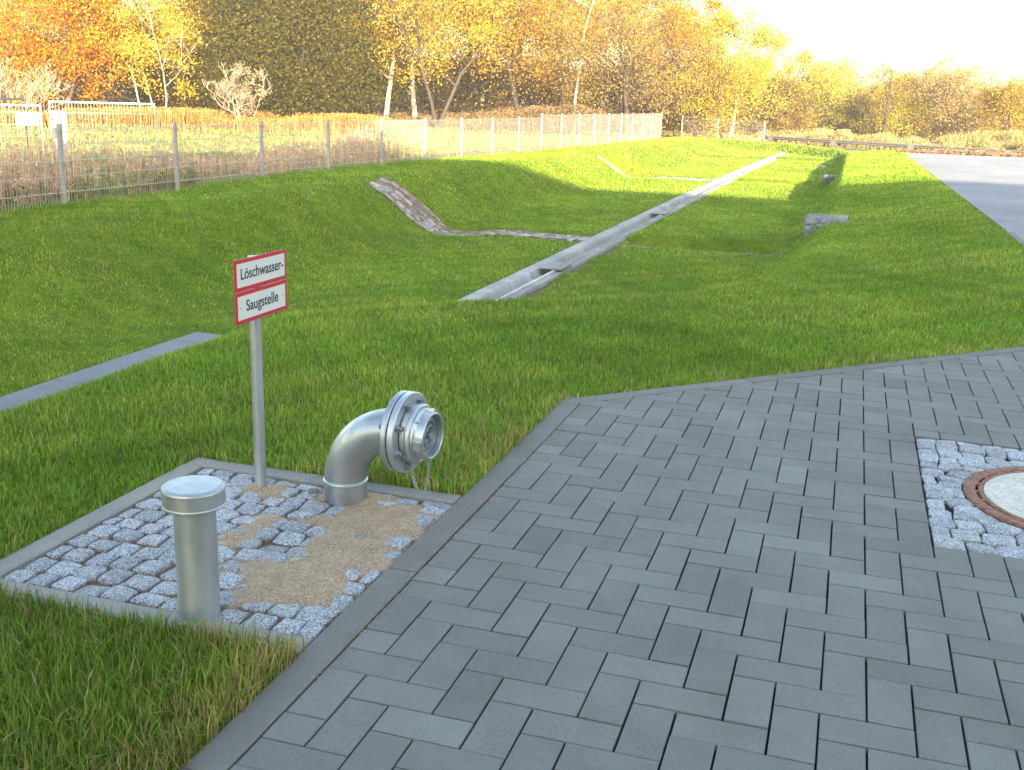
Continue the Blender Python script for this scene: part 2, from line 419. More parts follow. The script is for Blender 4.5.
# ------------------------------------------------------------------ paving
def clip(poly, a, b, c):
    """keep points with a x + b y <= c"""
    out = []
    for i in range(len(poly)):
        p, q = poly[i], poly[(i + 1) % len(poly)]
        dp, dq = a * p[0] + b * p[1] - c, a * q[0] + b * q[1] - c
        if dp <= 0: out.append(p)
        if (dp < 0 < dq) or (dq < 0 < dp):
            t = dp / (dp - dq); out.append((p[0] + t * (q[0] - p[0]), p[1] + t * (q[1] - p[1])))
    return out
def inset(poly, g):
    res = list(poly); n = len(poly)
    out = list(poly)
    for i in range(n):
        p, q = poly[i], poly[(i + 1) % n]; dx, dy = q[0] - p[0], q[1] - p[1]; L = math.hypot(dx, dy)
        if L < 1e-6: continue
        a, b = dy / L, -dx / L  # outward normal for ccw
        out = clip(out, a, b, a * p[0] + b * p[1] - g)
        if len(out) < 3: return []
    return out
def area(p): return .5 * sum(p[i][0] * p[(i + 1) % len(p)][1] - p[(i + 1) % len(p)][0] * p[i][1] for i in range(len(p)))
def slab_poly(mb, poly, z0, z1, ch, col, tilt=(0, 0)):
    top = inset(poly, ch)
    if len(top) < 3 or area(poly) < 2e-4: return
    n = len(poly)
    cx = sum(p[0] for p in poly) / n; cy = sum(p[1] for p in poly) / n
    zt = lambda p, z: z + tilt[0] * (p[0] - cx) + tilt[1] * (p[1] - cy)
    if len(top) != n:
        top = [(cx + (p[0] - cx) * .95, cy + (p[1] - cy) * .95) for p in poly]
    vs = [(p[0], p[1], z0) for p in poly] + [(p[0], p[1], zt(p, z1 - ch * .55)) for p in poly] + [(p[0], p[1], zt(p, z1)) for p in top]
    # order top to match
    fs = []
    tp = vs[2 * n:]
    # match rotation of the inset polygon
    best = min(range(n), key=lambda k: sum((tp[(i + k) % n][0] - poly[i][0]) ** 2 + (tp[(i + k) % n][1] - poly[i][1]) ** 2 for i in range(n)))
    vs[2 * n:] = [tp[(i + best) % n] for i in range(n)]
    for i in range(n):
        j = (i + 1) % n
        fs.append((i, j, n + j, n + i)); fs.append((n + i, n + j, 2 * n + j, 2 * n + i))
    fs.append(tuple(range(2 * n, 3 * n)))
    mb.add(vs, fs, col)

def build_pavement():
    mb = MB(); r = random.Random(5)
    def put(x0, y0, x1, y1):
        if x0 < 0: x0 = 0
        if x1 <= 0: return
        # keep clear of the sett square (cells 14..26, 17..29)
        if x0 < 2.6 - 1e-6 and x1 > 1.4 + 1e-6 and y0 < 2.9 - 1e-6 and y1 > 1.7 + 1e-6:
            if x1 - x0 > y1 - y0:
                if x0 < 1.4 - 1e-6: x1 = 1.4
                elif x1 > 2.6 + 1e-6: x0 = 2.6
                else: return
            else:
                if y0 < 1.7 - 1e-6: y1 = 1.7
                elif y1 > 2.9 + 1e-6: y0 = 2.9
                else: return
        g = .0016 + r.uniform(-.0004, .0007)
        gx = g + .0008; poly = [(x0 + gx, y0 + g), (x1 - gx, y0 + g), (x1 - gx, y1 - g), (x0 + gx, y1 - g)]
        ang = r.gauss(0, .0022); cx, cy = (x0 + x1) / 2 + r.gauss(0, .0005), (y0 + y1) / 2 + r.gauss(0, .0005)
        poly = [(cx + (p[0] - cx) * math.cos(ang) - (p[1] - cy) * math.sin(ang), cy + (p[0] - cx) * math.sin(ang) + (p[1] - cy) * math.cos(ang)) for p in poly]
        k = 1 / math.sqrt(2)
        poly = clip(poly, -k, k, (2.94 - .118) * k)
        if len(poly) < 3: return
        poly = clip(poly, 0, 1, 5.838)
        if len(poly) < 3: return
        t = r.gauss(1.0, .06); w = r.gauss(0, .004)
        small = (x1 - x0) < .15 and (y1 - y0) < .15
        if small: t *= 1.05
        slab_poly(mb, poly, -.05, r.gauss(0, .0008), .0025, (t + w, t, t - w), (r.gauss(0, .003), r.gauss(0, .003)))
    s = .1
    for k in range(0, 78):
        for m in range(-18, 18):
            # vertical block in column k, rows (2-k .. 4-k) mod 4
            v0 = ((2 - k) % 4) + 4 * m
            if -50 <= v0 <= 62 : put(k * s, v0 * s, (k + 1) * s, (v0 + 2) * s)
    for k in range(-1, 78):
        for m in range(-18, 18):
            v0 = ((-k) % 4) + 4 * m
            if -50 <= v0 <= 62: put(k * s, v0 * s, (k + 2) * s, (v0 + 1) * s)
    o = mb.build('pavement', M['paver']); tag(o, kind='structure')
    # bedding sheet below the blocks and setts
    bd = MB(); bd.add([(-.02, -5, -.016), (7.8, -5, -.016), (7.8, 5.86, -.016), (2.85, 5.86, -.016), (-.02, 2.87, -.016)], [(0, 1, 2, 3, 4)])
    o = bd.build('joint_sand', M['joint']); tag(o, kind='structure')
build_pavement()

def kerb_run(mb, p0, p1, w, L, side=1, z1=.004, z0=-.16, r=random.Random(2)):
    """kerb stones from p0 to p1; width w to the left of the direction * side"""
    d = Vector((p1[0] - p0[0], p1[1] - p0[1])); tot = d.length; d.normalize(); nrm = Vector((-d.y, d.x)) * side
    n = max(1, round(tot / L)); st = tot / n
    for i in range(n):
        a = Vector(p0) + d * (i * st + .0015); b = Vector(p0) + d * ((i + 1) * st - .0015)
        poly = [a, b, b + nrm * w, a + nrm * w]; poly = [(p.x, p.y) for p in poly]
        if area(poly) < 0: poly = poly[::-1]
        t = r.gauss(1, .05)
        slab_poly(mb, poly, z0, z1 + r.gauss(0, .0012), .006, (t, t, t * .99))
mb = MB()
kerb_run(mb, (-.003, -5), (-.003, 2.925), .085, 1.0)
o = mb.build('kerb', M['kerb']); tag(o, kind='structure')
mb = MB()
k2 = .08
kerb_run(mb, (-.09, 2.85), (2.80, 5.74), .08, 1.0, -1, .003)
kerb_run(mb, (2.865, 5.83), (2.865, 11.8), .08, 1.0, 1, .003)
o = mb.build('verge_kerb', M['kerb']); tag(o, kind='structure')
# suction point surround
mb = MB()
kerb_run(mb, (-1.12, .43), (-.092, .43), .075, 1.0, 1, .004)
kerb_run(mb, (-1.12, 1.56), (-.092, 1.56), .075, 1.0, -1, .004)
kerb_run(mb, (-1.12, .508), (-1.12, 1.482), .075, 1.0, -1, .005)
o = mb.build('pit_kerb', M['kerb_light']); tag(o, kind='structure')

def sett(mb, cx, cy, w, d, z, r, depth=.05, rough=.075, dome=.0035, rot=0., colr=(.75, 1.15)):
    n = 12; c = []
    for k in range(n):
        a = 2 * PI * (k + .5) / n; e = .32
        ca, sa = math.cos(a), math.sin(a)
        x = math.copysign(abs(ca) ** e, ca) * w / 2; y = math.copysign(abs(sa) ** e, sa) * d / 2
        x *= 1 + r.gauss(0, rough); y *= 1 + r.gauss(0, rough)
        c.append((x * math.cos(rot) - y * math.sin(rot), x * math.sin(rot) + y * math.cos(rot)))
    t = 1.12 * r.uniform(*colr); col = (t * r.uniform(.94, 1.0), t, t * r.uniform(1.0, 1.07))
    tx, ty = r.gauss(0, .05), r.gauss(0, .05); vs = []
    for sc, dz in ((1., -depth), (1., -dome * 1.6), (.93, -dome * .7), (.72, -dome * .15)):
        for x, y in c:
            vs.append((cx + x * sc, cy + y * sc, z + dz + (tx * x + ty * y) * (1 if dz > -depth else 0) + (r.gauss(0, dome * .16) if sc < 1 else 0)))
    vs.append((cx, cy, z + r.gauss(0, dome * .2)))
    fs = []
    for ring in range(3):
        for k in range(n):
            j = (k + 1) % n
            fs.append((ring * n + k, ring * n + j, (ring + 1) * n + j, (ring + 1) * n + k))
    for k in range(n): fs.append((3 * n + k, 3 * n + (k + 1) % n, 4 * n))
    mb.add(vs, fs, col)

# setts in the suction pit
def pit():
    r = random.Random(11); mb = MB()
    x0, x1, y0, y1 = -1.042, -.093, .508, 1.482
    y = y0; row = 0
    while y < y1 - .04:
        d = r.uniform(.074, .092)
        if y + d > y1 - .03: d = y1 - y
        x = x0 + (.0 if row % 2 else -.0)
        first = True
        while x < x1 - .02:
            w = r.uniform(.072, .098) if not first else r.uniform(.04, .1)
            first = False
            if x + w > x1 - .035: w = x1 - x
            cx, cy = x + w / 2, y + d / 2 + r.gauss(0, .003)
            if math.hypot(cx + .43, cy - .53) > .075 and math.hypot(cx + .45, cy - 1.40) > .085 and math.hypot(cx + .76, cy - 1.39) > .03:
                sett(mb, cx, cy, w - r.uniform(.006, .012), d - r.uniform(.005, .012), r.gauss(-.002, .0025), r)
            x += w
        y += d; row += 1
    o = mb.build('sett_paving', M['granite']); tag(o, kind='structure')
    # sand: a sheet that swells over the setts where it was left lying
    xs = np.linspace(x0, x1, 150); ys = np.linspace(y0, y1, 150); X, Y = np.meshgrid(xs, ys)
    def g(cx, cy, sx, sy, rot=0.):
        u = (X - cx) * math.cos(rot) + (Y - cy) * math.sin(rot); v = -(X - cx) * math.sin(rot) + (Y - cy) * math.cos(rot)
        return np.exp(-((u / sx) ** 4 + (v / sy) ** 4))
    nz = .25 * np.sin(31 * X + 11 * Y) + .2 * np.sin(-23 * X + 37 * Y + 1) + .18 * np.sin(61 * X + 53 * Y) + .15 * np.sin(90 * X - 71 * Y + 2)
    m = np.maximum.reduce([g(-.30, .80, .17, .17, .3), .95 * g(-.25, 1.02, .15, .16), 1.0 * g(-.24, 1.28, .17, .15), g(-.42, 1.42, .16, .07), .75 * g(-.73, 1.37, .09, .07), .75 * g(-.60, 1.05, .06, .16), .7 * g(-.52, .72, .06, .14), .7 * g(-.42, 1.2, .12, .05)])
    H = -.0135 + .0190 * np.clip(m * 1.05 + nz * .28 - .06, 0, 1.15) + .0012 * nz
    V = np.stack([X, Y, H], -1).reshape(-1, 3); nx = 150
    i = np.arange(nx - 1)[None, :] + np.arange(nx - 1)[:, None] * nx
    F = np.stack([i, i + 1, i + 1 + nx, i + nx], -1).reshape(-1, 4)
    kk = np.clip((H.reshape(-1) + .011) / .006, 0, 1)[:, None]; cc = np.array([.42, .36, .33]) * (1 - kk) + kk
    o = np_mesh('sand', V, [F], M['sand'], cc, smooth=True); tag(o, kind='structure')
pit()

# setts round the manhole
MH = (1.925, 2.28)
def manhole():
    r = random.Random(23); mb = MB()
    y = 1.703
    while y < 2.89:
        d = r.uniform(.075, .095)
        if y + d > 2.87: d = 2.897 - y
        x = 1.403; first = True
        while x < 2.58:
            w = r.uniform(.07, .105) * (1 if not first else r.uniform(.6, 1))
            first = False
            if x + w > 2.56: w = 2.597 - x
            cx, cy = x + w / 2, y + d / 2
            di = math.hypot(cx - MH[0], cy - MH[1])
            if di > .468:
                k = 1.
                if di < .0: 
                    k = .86; cx += (cx - MH[0]) / di * .012; cy += (cy - MH[1]) / di * .012
                sett(mb, cx, cy, (w - .003) * k, (d - .004) * k, r.gauss(-.001, .002), r, rough=.05, colr=(.85, 1.25), rot=r.gauss(0, .06))
            x += w
        y += d
    for k in range(33):
        a = 2 * PI * k / 33; rr_ = .432
        sett(mb, MH[0] + rr_ * math.cos(a), MH[1] + rr_ * math.sin(a), .082, .079, r.gauss(-.001, .002), r, rough=.05, colr=(.85, 1.25), rot=a)
    o = mb.build('sett_paving', M['granite']); tag(o, kind='structure')
    t = empty('manhole', (MH[0], MH[1], 0)); tag(t, 'round manhole with pale concrete cover and rusty iron ring in the granite setts', 'manhole')
    f = MB(); f.lathe([(.348, -.04), (.348, .000), (.353, .004), (.384, .004), (.388, -.001), (.388, -.05)], n=96); f.build('iron_frame', M['rust'], t)
    f = MB(); f.lathe([(.322, -.008), (.322, .001), (.326, .004), (.336, .004), (.339, -.001), (.339, -.04)], n=96)
    for k in range(24):
        a = k * PI / 12
        f.box((.3435 * math.cos(a), .3435 * math.sin(a), -.004), (.011, .018, .012), a)
    c = f.build('cover_rim', M['rust'], t)
    f = MB(); f.lathe([(.321, -.03), (.321, .003), (.317, .005), (.0, .007)], n=96); c = f.build('concrete_cover', M['white_concrete'], t)
    for a in (.6, .6 + PI):
        f = MB(); f.lathe([(.0, .0078), (.022, .0078), (.026, .004)], (.22 * math.cos(a), .22 * math.sin(a), 0), n=16); f.build('lifting_hole', M['rust'], c)
    f = MB(); f.lathe([(0, -.034), (.40, -.034)], n=32); f.build('frame_base', M['black'], t)
manhole()

# ------------------------------------------------------------------ road (far parking surface)
rd = MB(); ysr = [5.84, 8, 12, 20, 30, 43]
vs = []
for y in ysr: vs += [(2.80, y, float(zroad(y)) + .002), (16, y, float(zroad(y)) + .002)]
rd.add(vs, [(2 * i, 2 * i + 1, 2 * i + 3, 2 * i + 2) for i in range(len(ysr) - 1)])
o = rd.build('road', M['asphalt']); tag(o, kind='structure')

# ------------------------------------------------------------------ drainage channel and gutters
def channel():
    mb = MB(); r = random.Random(4)
    prof = [(-.005, -1.2), (-.005, -.878), (.006, -.872), (.150, -.876), (.158, -.884), (.185, -.950), (.235, -.985), (.290, -.985), (.335, -.955), (.372, -.880), (.380, -.874), (.405, -.872), (.412, -.880), (.425, -.900), (.505, -.892), (.520, -.878), (.527, -.885), (.527, -1.2)]
    y = CH_Y0; L = .96
    while y < CH_Y1 - .1:
        y1 = y + L - .012; t = r.gauss(1, .07); vs = []; cs = []
        for yy in (y, y1):
            s = float(ch_shift(yy))
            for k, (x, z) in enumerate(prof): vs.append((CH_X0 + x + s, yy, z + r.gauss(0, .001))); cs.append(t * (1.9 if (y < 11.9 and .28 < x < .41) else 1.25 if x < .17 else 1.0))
        n = len(prof)
        fs = [(k, k + 1, n + k + 1, n + k) for k in range(n - 1)]
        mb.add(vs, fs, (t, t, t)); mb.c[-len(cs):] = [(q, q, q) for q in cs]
        y += L
    o = mb.build('drainage_channel', M['slab']); tag(o, 'long straight pale concrete drainage channel running down the middle of the basin', 'channel')
    c = MB(); c.add([(CH_X0, CH_Y0, -1.0), (CH_X1, CH_Y0, -1.0), (CH_X1 + .3, CH_Y1, -1.0), (CH_X0 + .3, CH_Y1, -1.0)], [(0, 1, 2, 3)])
    c.build('channel_bed', M['dark_slab'], o)
channel()
def crossing(yc, label, w=.5):
    s = float(ch_shift(yc)); t = empty('cover_slab', (CH_X0 + .26 + s, yc, -.9)); tag(t, label, 'cover slab', 'slabs bridging the drainage channel')
    m = MB(); m.box((.10, w / 2, .045), (.30, w, .03)); m.build('slab', M['slab'], t)
    m = MB(); m.box((.07, -.006, -.012), (.20, .012, .09)); m.build('opening_shade_block', M['black'], t)  # black block stands in for the shade inside the opening
crossing(12.0, 'concrete slab over the near part of the channel with a dark opening')
crossing(20.3, 'farther concrete slab over the channel, small dark opening below it')

def stone_gutter(yc, hw, x0, x1, label, hw2=None, xw=0., size=.15, lift=.045):
    """stones along a line Y = yc, half width hw (hw2 for x < xw)"""
    r = random.Random(int(yc * 10)); t = empty('stone_gutter', ((x0 + x1) / 2, yc, 0)); tag(t, label, 'gutter', 'stone gutters crossing the basin banks')
    lo = t.location; W_ = lambda x: hw + ((hw2 - hw) * float(sm(np.array((xw - x) / .8))) if hw2 else 0)
    bed = MB(); st = MB(); n = int((x1 - x0) / .08); vs = []; K = 5
    for i in range(n + 1):
        x = x0 + (x1 - x0) * i / n; w = W_(x)
        for j in range(K):
            v = -1 + 2 * j / (K - 1); y = yc + v * w
            z = float(base_height(x, y, False)) + .012 + .014 * abs(v) + r.gauss(0, .003)
            vs.append((x - lo.x, y - lo.y, z))
    fs = []
    for i in range(n):
        for j in range(K - 1): fs.append((K * i + j, K * (i + 1) + j, K * (i + 1) + j + 1, K * i + j + 1))
    bed.add(vs, fs, (.75, .66, .58)); bed.build('mortar_bed', M['rubble'], t)
    x = x0
    while x < x1 - .03:
        w = min(r.uniform(.7, 1.35) * size, x1 - x); h_ = W_(x); y = yc - h_
        while y < yc + h_ - .03:
            d = min(r.uniform(.7, 1.5) * size, yc + h_ - y)
            if r.random() < .88:
                cx, cy = x + w / 2, y + d / 2; z = float(base_height(cx, cy, False))
                sl = float(base_height(cx + .05, cy, False) - base_height(cx - .05, cy, False)) / .1
                k = len(st.v)
                sett(st, cx - lo.x, cy - lo.y, w - .018, d - .018, z + lift * .75 + r.gauss(0, .007), r, .08, .09, .010, colr=(.7, 1.6))
                for q in range(k, len(st.v)):
                    v = st.v[q]; st.v[q] = (v[0], v[1], v[2] + sl * (v[0] + lo.x - cx))
            y += d
        x += w
    st.build('stones', M['rubble'], t)
stone_gutter(15.72, .32, -7.0, -3.0, 'rough stone gutter running down the left bank to the channel, nearer one', .47, -5.4)
stone_gutter(32.15, .25, -6.8, -3.02, 'thin stone gutter down the sunlit left bank, farther one')
stone_gutter(15.78, .14, -2.44, .5, 'stone gutter hidden in grass right of the channel below the nearer gabion', lift=.02)
stone_gutter(30.88, .07, -2.44, .4, 'short dark stone gutter right of the channel below the farther gabion', lift=.02)

def near_gutter():
    t = empty('concrete_gutter', (-4.65, 4, -.9)); tag(t, 'smooth blue-grey concrete slab gutter below the left bank, bending right at its end', 'gutter')
    lo = t.location; m = MB(); r = random.Random(3); y = -3.
    while y < 6.5:
        c = r.gauss(1, .05); y1 = min(y + 1.0, 6.55)
        slab_poly(m, [(-4.74 - lo.x, y + .003 - lo.y), (-4.34 - lo.x, y + .003 - lo.y), (-4.34 - lo.x, y1 - .003 - lo.y), (-4.74 - lo.x, y1 - .003 - lo.y)], -.2, -.022, .006, (c, c, c)); y = y1
    x = -4.74
    while x < -2.62:
        x1 = min(x + 1.0, -2.6); c = r.gauss(1, .05)
        slab_poly(m, [(x + .003 - lo.x, 6.553 - lo.y), (x1 - .003 - lo.x, 6.553 - lo.y), (x1 - .003 - lo.x, 6.93 - lo.y), (x + .003 - lo.x, 6.93 - lo.y)], -.2, -.022, .006, (c, c, c)); x = x1
    m.build('slabs', M['dark_slab'], t)
near_gutter()

# gabions
def gabion(loc, dims, label, tone_=(.35, .85)):
    t = empty('gabion', loc); tag(t, label, 'gabion', 'stone gabions on the right bank')
    r = random.Random(int(loc[1] * 7)); w, d, h = dims; s = MB()
    for i in range(220):
        x, y, z = r.uniform(-w / 2, w / 2), r.uniform(-d / 2, d / 2), r.uniform(0, h)
        k = r.randrange(5)
        if k == 0: x = -w / 2 + .02
        if k == 1: y = -d / 2 + .02
        if k >= 2: z = h - .035
        rr = r.uniform(.035, .065); sett(s, x, y, rr * 2, rr * 1.8, z + rr * .5, r, rr * 1.2, .12, .02, r.uniform(0, 3), tone_)
    s.build('stones', M['granite'], t)
    c = MB(); b = .0022
    nx, ny, nz = int(w / .08), int(d / .08), int(h / .08)
    for i in range(nx + 1):
        x = -w / 2 + w * i / nx
        c.tube([(x, -d / 2 - .01, 0), (x, -d / 2 - .01, h + .02), (x, d / 2 + .01, h + .02), (x, d / 2 + .01, 0)], b, 4)
    for i in range(ny + 1):
        y = -d / 2 + d * i / ny
        c.tube([(-w / 2 - .01, y, 0), (-w / 2 - .01, y, h + .022), (w / 2 + .01, y, h + .022), (w / 2 + .01, y, 0)], b, 4)
    for i in range(nz + 1):
        z = h * i / nz
        c.tube([(-w / 2 - .01, -d / 2 - .01, z), (w / 2 + .01, -d / 2 - .01, z), (w / 2 + .01, d / 2 + .01, z), (-w / 2 - .01, d / 2 + .01, z), (-w / 2 - .01, -d / 2 - .01, z)], b, 4)
    c.build('wire_cage', M['zinc'], t)
gabion((.74, 15.65, -.64), (.56, .6, .33), 'wire gabion filled with pale stones set in the right bank, nearer one')
gabion((.50, 30.2, -.70), (.42, .4, .2), 'small pale stone gabion on the right bank at the shadow edge, farther one', (.2, .5))  # shade on this gabion is put into its darker stone tone

# ------------------------------------------------------------------ suction pipe
def suction():
    t = empty('suction_pipe', (-.445, 1.40, 0), R(-5)); tag(t, 'silver steel pipe elbow with bolted flange and hose coupling rising from the sand', 'suction pipe')
    rp = .0695; Re = .198; zc = .260; z0 = zc - Re
    m = MB(); m.lathe([(rp + .001, -.08), (rp + .001, z0 - .004)], n=56); st = m.build('stub', M['zinc'], t)
    m = MB(); m.lathe([(rp, z0 - .007), (rp + .0035, z0 - .004), (rp + .0042, z0), (rp + .0035, z0 + .004), (rp, z0 + .007)], n=56); m.build('weld_bead', M['alu'], t)
    m = MB(); pts = []
    for k in range(25):
        a = PI / 2 * k / 24; pts.append((Re - Re * math.cos(a), 0, z0 + Re * math.sin(a)))
    m.tube(pts, rp, 56, cap=False); el = m.build('elbow', M['zinc'], t)
    X = Re
    def L(prof, name, mat, par=t, n=64):
        q = MB(); q.lathe(prof, (X, 0, zc), (1, 0, 0), n=n); return q.build(name, mat, par)
    L([(rp, -.006), (rp + .004, -.004), (rp + .004, .002), (rp, .004)], 'weld_bead', M['alu'])
    L([(.06, .002), (.1275, .002), (.130, .0045), (.130, .0195), (.1275, .022), (.06, .022)], 'flange', M['zinc'])
    L([(.06, .0222), (.1265, .0222), (.1265, .0258), (.06, .0258)], 'gasket', M['black'])
    L([(.06, .026), (.1275, .026), (.130, .0285), (.130, .0455), (.1275, .048), (.06, .048)], 'flange', M['alu'])
    for k in range(8):
        a = 2 * PI * (k + .5) / 8; y, z = .107 * math.sin(a), zc + .107 * math.cos(a)
        b = MB(); b.tube([(X - .012, y, z), (X + .066, y, z)], .0065, 12); bo = b.build('bolt', M['bolt'], t)
        b = MB(); b.tube([(X + .048, y, z), (X + .060, y, z)], .0118, 6, smooth=False); b.build('nut', M['bolt'], bo)
        b = MB(); b.tube([(X - .010, y, z), (X + .002, y, z)], .0118, 6, smooth=False); b.build('bolt_head', M['bolt'], bo)
    K = lambda pr: [(r_, .048 + (h_ - .048) * .70) for r_, h_ in pr]
    cp = L(K([(.06, .050), (.088, .050), (.092, .052), (.0935, .056), (.0935, .074), (.092, .0765), (.085, .0765)]), 'coupling_body', M['alu'])
    L(K([(.08, .0768), (.0925, .0768), (.0925, .0795), (.08, .0795)]), 'seal_ring', M['black'])
    L(K([(.085, .080), (.0935, .080), (.0955, .082), (.0955, .097), (.0925, .1005), (.084, .1015), (.083, .107), (.0775, .111)]), 'coupling_ring', M['alu'])
    L(K([(.0775, .111), (.0745, .115), (.0745, .1540), (.0725, .1570), (.0695, .1570), (.0675, .1535), (.0665, .118), (.058, .116), (.058, .112), (0, .112)]), 'coupling_rim', M['alu'])
    L(K([(.066, .116), (.056, .117), (.054, .132), (.048, .133), (.045, .118), (.038, .118), (.035, .136), (.029, .137), (.026, .120), (.013, .120), (.011, .146), (.0, .148)]), 'blank_cap', M['zinc'])
    for k in range(3):
        a = 2 * PI * k / 3 + .35; q = MB(); vs = []
        for dx in (.094, .118):
            for dr in (.073, .0875 if dx > .1 else .086):
                for da in (-.17, .17):
                    vs.append((X + dx, dr * math.sin(a + da), zc + dr * math.cos(a + da)))
        q.add(vs, [(0, 1, 3, 2), (4, 6, 7, 5), (0, 4, 5, 1), (2, 3, 7, 6), (0, 2, 6, 4), (1, 5, 7, 3)]); q.build('coupling_lug', M['alu'], t)
    for k in range(3):
        a = 2 * PI * k / 3 + 1.35
        q = MB(); q.tube([(X + .088, .083 * math.sin(a), zc + .083 * math.cos(a)), (X + .104, .076 * math.sin(a), zc + .076 * math.cos(a))], .004, 8); q.build('rib', M['alu'], t)
    # chain hanging in a loop from the lowest bolt to the rim
    q = MB(); A = Vector((X + .052, -.02, zc - .114)); B = Vector((X + .116, -.012, zc - .078)); n = 30; path = []
    sag = .095
    for k in range(n + 1):
        u = k / n; p = A.lerp(B, u); p.z -= sag * 4 * u * (1 - u) * (1.0); p.x += .012 * math.sin(PI * u); path.append(p)
    L_ = 0; 
    for k in range(n):
        c = (path[k] + path[k + 1]) / 2; d = (path[k + 1] - path[k]).normalized(); s = d.cross(Vector((0, 1, 0))).normalized() if k % 2 else Vector((0, 1, 0)); 
        ln = (path[k + 1] - path[k]).length * .72
        loop = [c + d * math.cos(2 * PI * j / 10) * ln + s * math.sin(2 * PI * j / 10) * .0042 for j in range(11)]
        q.tube(loop, .0011, 5, cap=False)
    q.build('chain', M['zinc'], t)
suction()

def bollard():
    t = empty('vent_pipe', (-.423, .522, 0)); tag(t, 'short upright steel pipe with a flat round cap, nearest on the setts', 'pipe')
    m = MB(); m.lathe([(.0518, -.08), (.0518, .31)], n=56); m.build('tube', M['steel'], t)
    m = MB(); m.lathe([(.0520, .296), (.075, .296), (.0778, .2985), (.0778, .3015), (.0765, .304), (.0765, .336), (.0770, .340), (.0757, .3445), (.072, .3475), (.066, .3490), (.0, .3505)], n=64)
    m.build('cap', M['steel'], t)
bollard()

def sign():
    t = empty('fire_water_sign', (-.757, 1.39, 0)); tag(t, 'small red and white sign with two text plates on a thin steel post', 'sign')
    m = MB(); m.lathe([(.0195, -.1), (.0185, .778), (.017, .781), (0, .782)], n=32); m.build('post', M['steel'], t)
    for (z0, z1, text, sz, yo) in ((.6870, .7860, 'Löschwasser-', .050, -.018), (.5840, .6840, 'Saugstelle', .050, .0)):
        y0, y1 = -.157, .160
        m = MB(); m.box((.0255, (y0 + y1) / 2, (z0 + z1) / 2), (.003, y1 - y0, z1 - z0)); pl = m.build('text_plate', M['sign_red'], t)
        b = .0125
        m = MB(); m.box((.0274, (y0 + y1) / 2, (z0 + z1) / 2), (.0012, y1 - y0 - 2 * b, z1 - z0 - 2 * b)); m.build('white_panel', M['sign_white'], pl)
        cu = bpy.data.curves.new('lettering', 'FONT'); cu.body = text; cu.size = sz; cu.align_x = 'CENTER'; cu.align_y = 'CENTER'; cu.extrude = .0003; cu.offset = .0006
        tmp = bpy.data.objects.new('lettering', cu); link(tmp)
        bpy.context.view_layer.update()
        dg = bpy.context.evaluated_depsgraph_get(); me = bpy.data.meshes.new_from_object(tmp.evaluated_get(dg))
        bpy.data.objects.remove(tmp)
        w = max(v.co.x for v in me.vertices) - min(v.co.x for v in me.vertices)
        want = .262 if text[0] == 'L' else .198
        o = bpy.data.objects.new('lettering', me); link(o); me.materials.clear(); me.materials.append(M['ink'])
        cxm = (max(v.co.x for v in me.vertices) + min(v.co.x for v in me.vertices)) / 2; cym = (max(v.co.y for v in me.vertices if True) + min(v.co.y for v in me.vertices)) / 2
        for v in me.vertices: v.co.x = (v.co.x - cxm) * want / w; v.co.y -= .0
        o.parent = pl; o.rotation_euler = (PI / 2, 0, PI / 2); o.location = (.0284, (y0 + y1) / 2 + (.006 if text[0] == 'L' else 0.), (z0 + z1) / 2 + .002)
        if text[0] == 'S':
            for yy in (-.128, .131):
                s = MB(); s.lathe([(0, .0005), (.003, .0003), (.0035, -.001)], (.0284, yy, (z0 + z1) / 2), (1, 0, 0), n=10); s.build('screw', M['bolt'], pl)
    for z in (.635, .735):
        m = MB(); m.lathe([(.0202, z - .01), (.0215, z - .01), (.0215, z + .01), (.0202, z + .01)], n=24); m.box((.020, 0, z), (.010, .03, .018)); m.build('clamp', M['bolt'], t)
sign()

for x, y, s, lab in ((-.562, 1.395, .022, 'dark pebble lying on the sand beside the pipe stub'),):
    m = MB(); sett(m, 0, 0, s * 1.6, s, s * .45, random.Random(1), s * .5, .1, .006, .4, (1, 1)); tag(m.build('pebble', M['pebble'], loc=(x, y, .004)), lab, 'stone')
m = MB(); sett(m, 0, 0, .22, .16, .07, random.Random(2), .08, .1, .02, .4, (1.2, 1.3)); tag(m.build('pale_rock', M['granite'], loc=(-.15, 43.5, float(base_height(-.15, 43.5)))), 'small white rock alone on the shaded grass of the far right bank', 'rock')

def grit():
    r = random.Random(77); mb = MB()
    for i in range(900):
        if i < 620: x = r.gauss(.006, .012); y = r.uniform(.3, 2.5); q = r.uniform(.0008, .0028)
        elif i < 760: x = r.gauss(-.085, .02); y = r.uniform(.4, 1.6); q = r.uniform(.0008, .0024)
        else: x = r.uniform(.05, 2.6); y = r.uniform(.0, 3.2); q = r.uniform(.0008, .0024)
        a = r.uniform(0, 6); z = .0055 if x < .0 else .0015; t = r.uniform(.5, 1.5)
        vs = [(x + q * math.cos(a + k * 2.1) * r.uniform(.7, 1.3), y + q * math.sin(a + k * 2.1) * r.uniform(.7, 1.3), z) for k in range(3)] + [(x, y, z + q * 1.1)]
        mb.add(vs, [(0, 1, 3), (1, 2, 3), (2, 0, 3)], (t, t * .95, t * .85))
    tag(mb.build('grit', M['sand']), 'loose sand grains scattered along the kerb joint and over the paving', 'grit', kind='stuff')
grit()
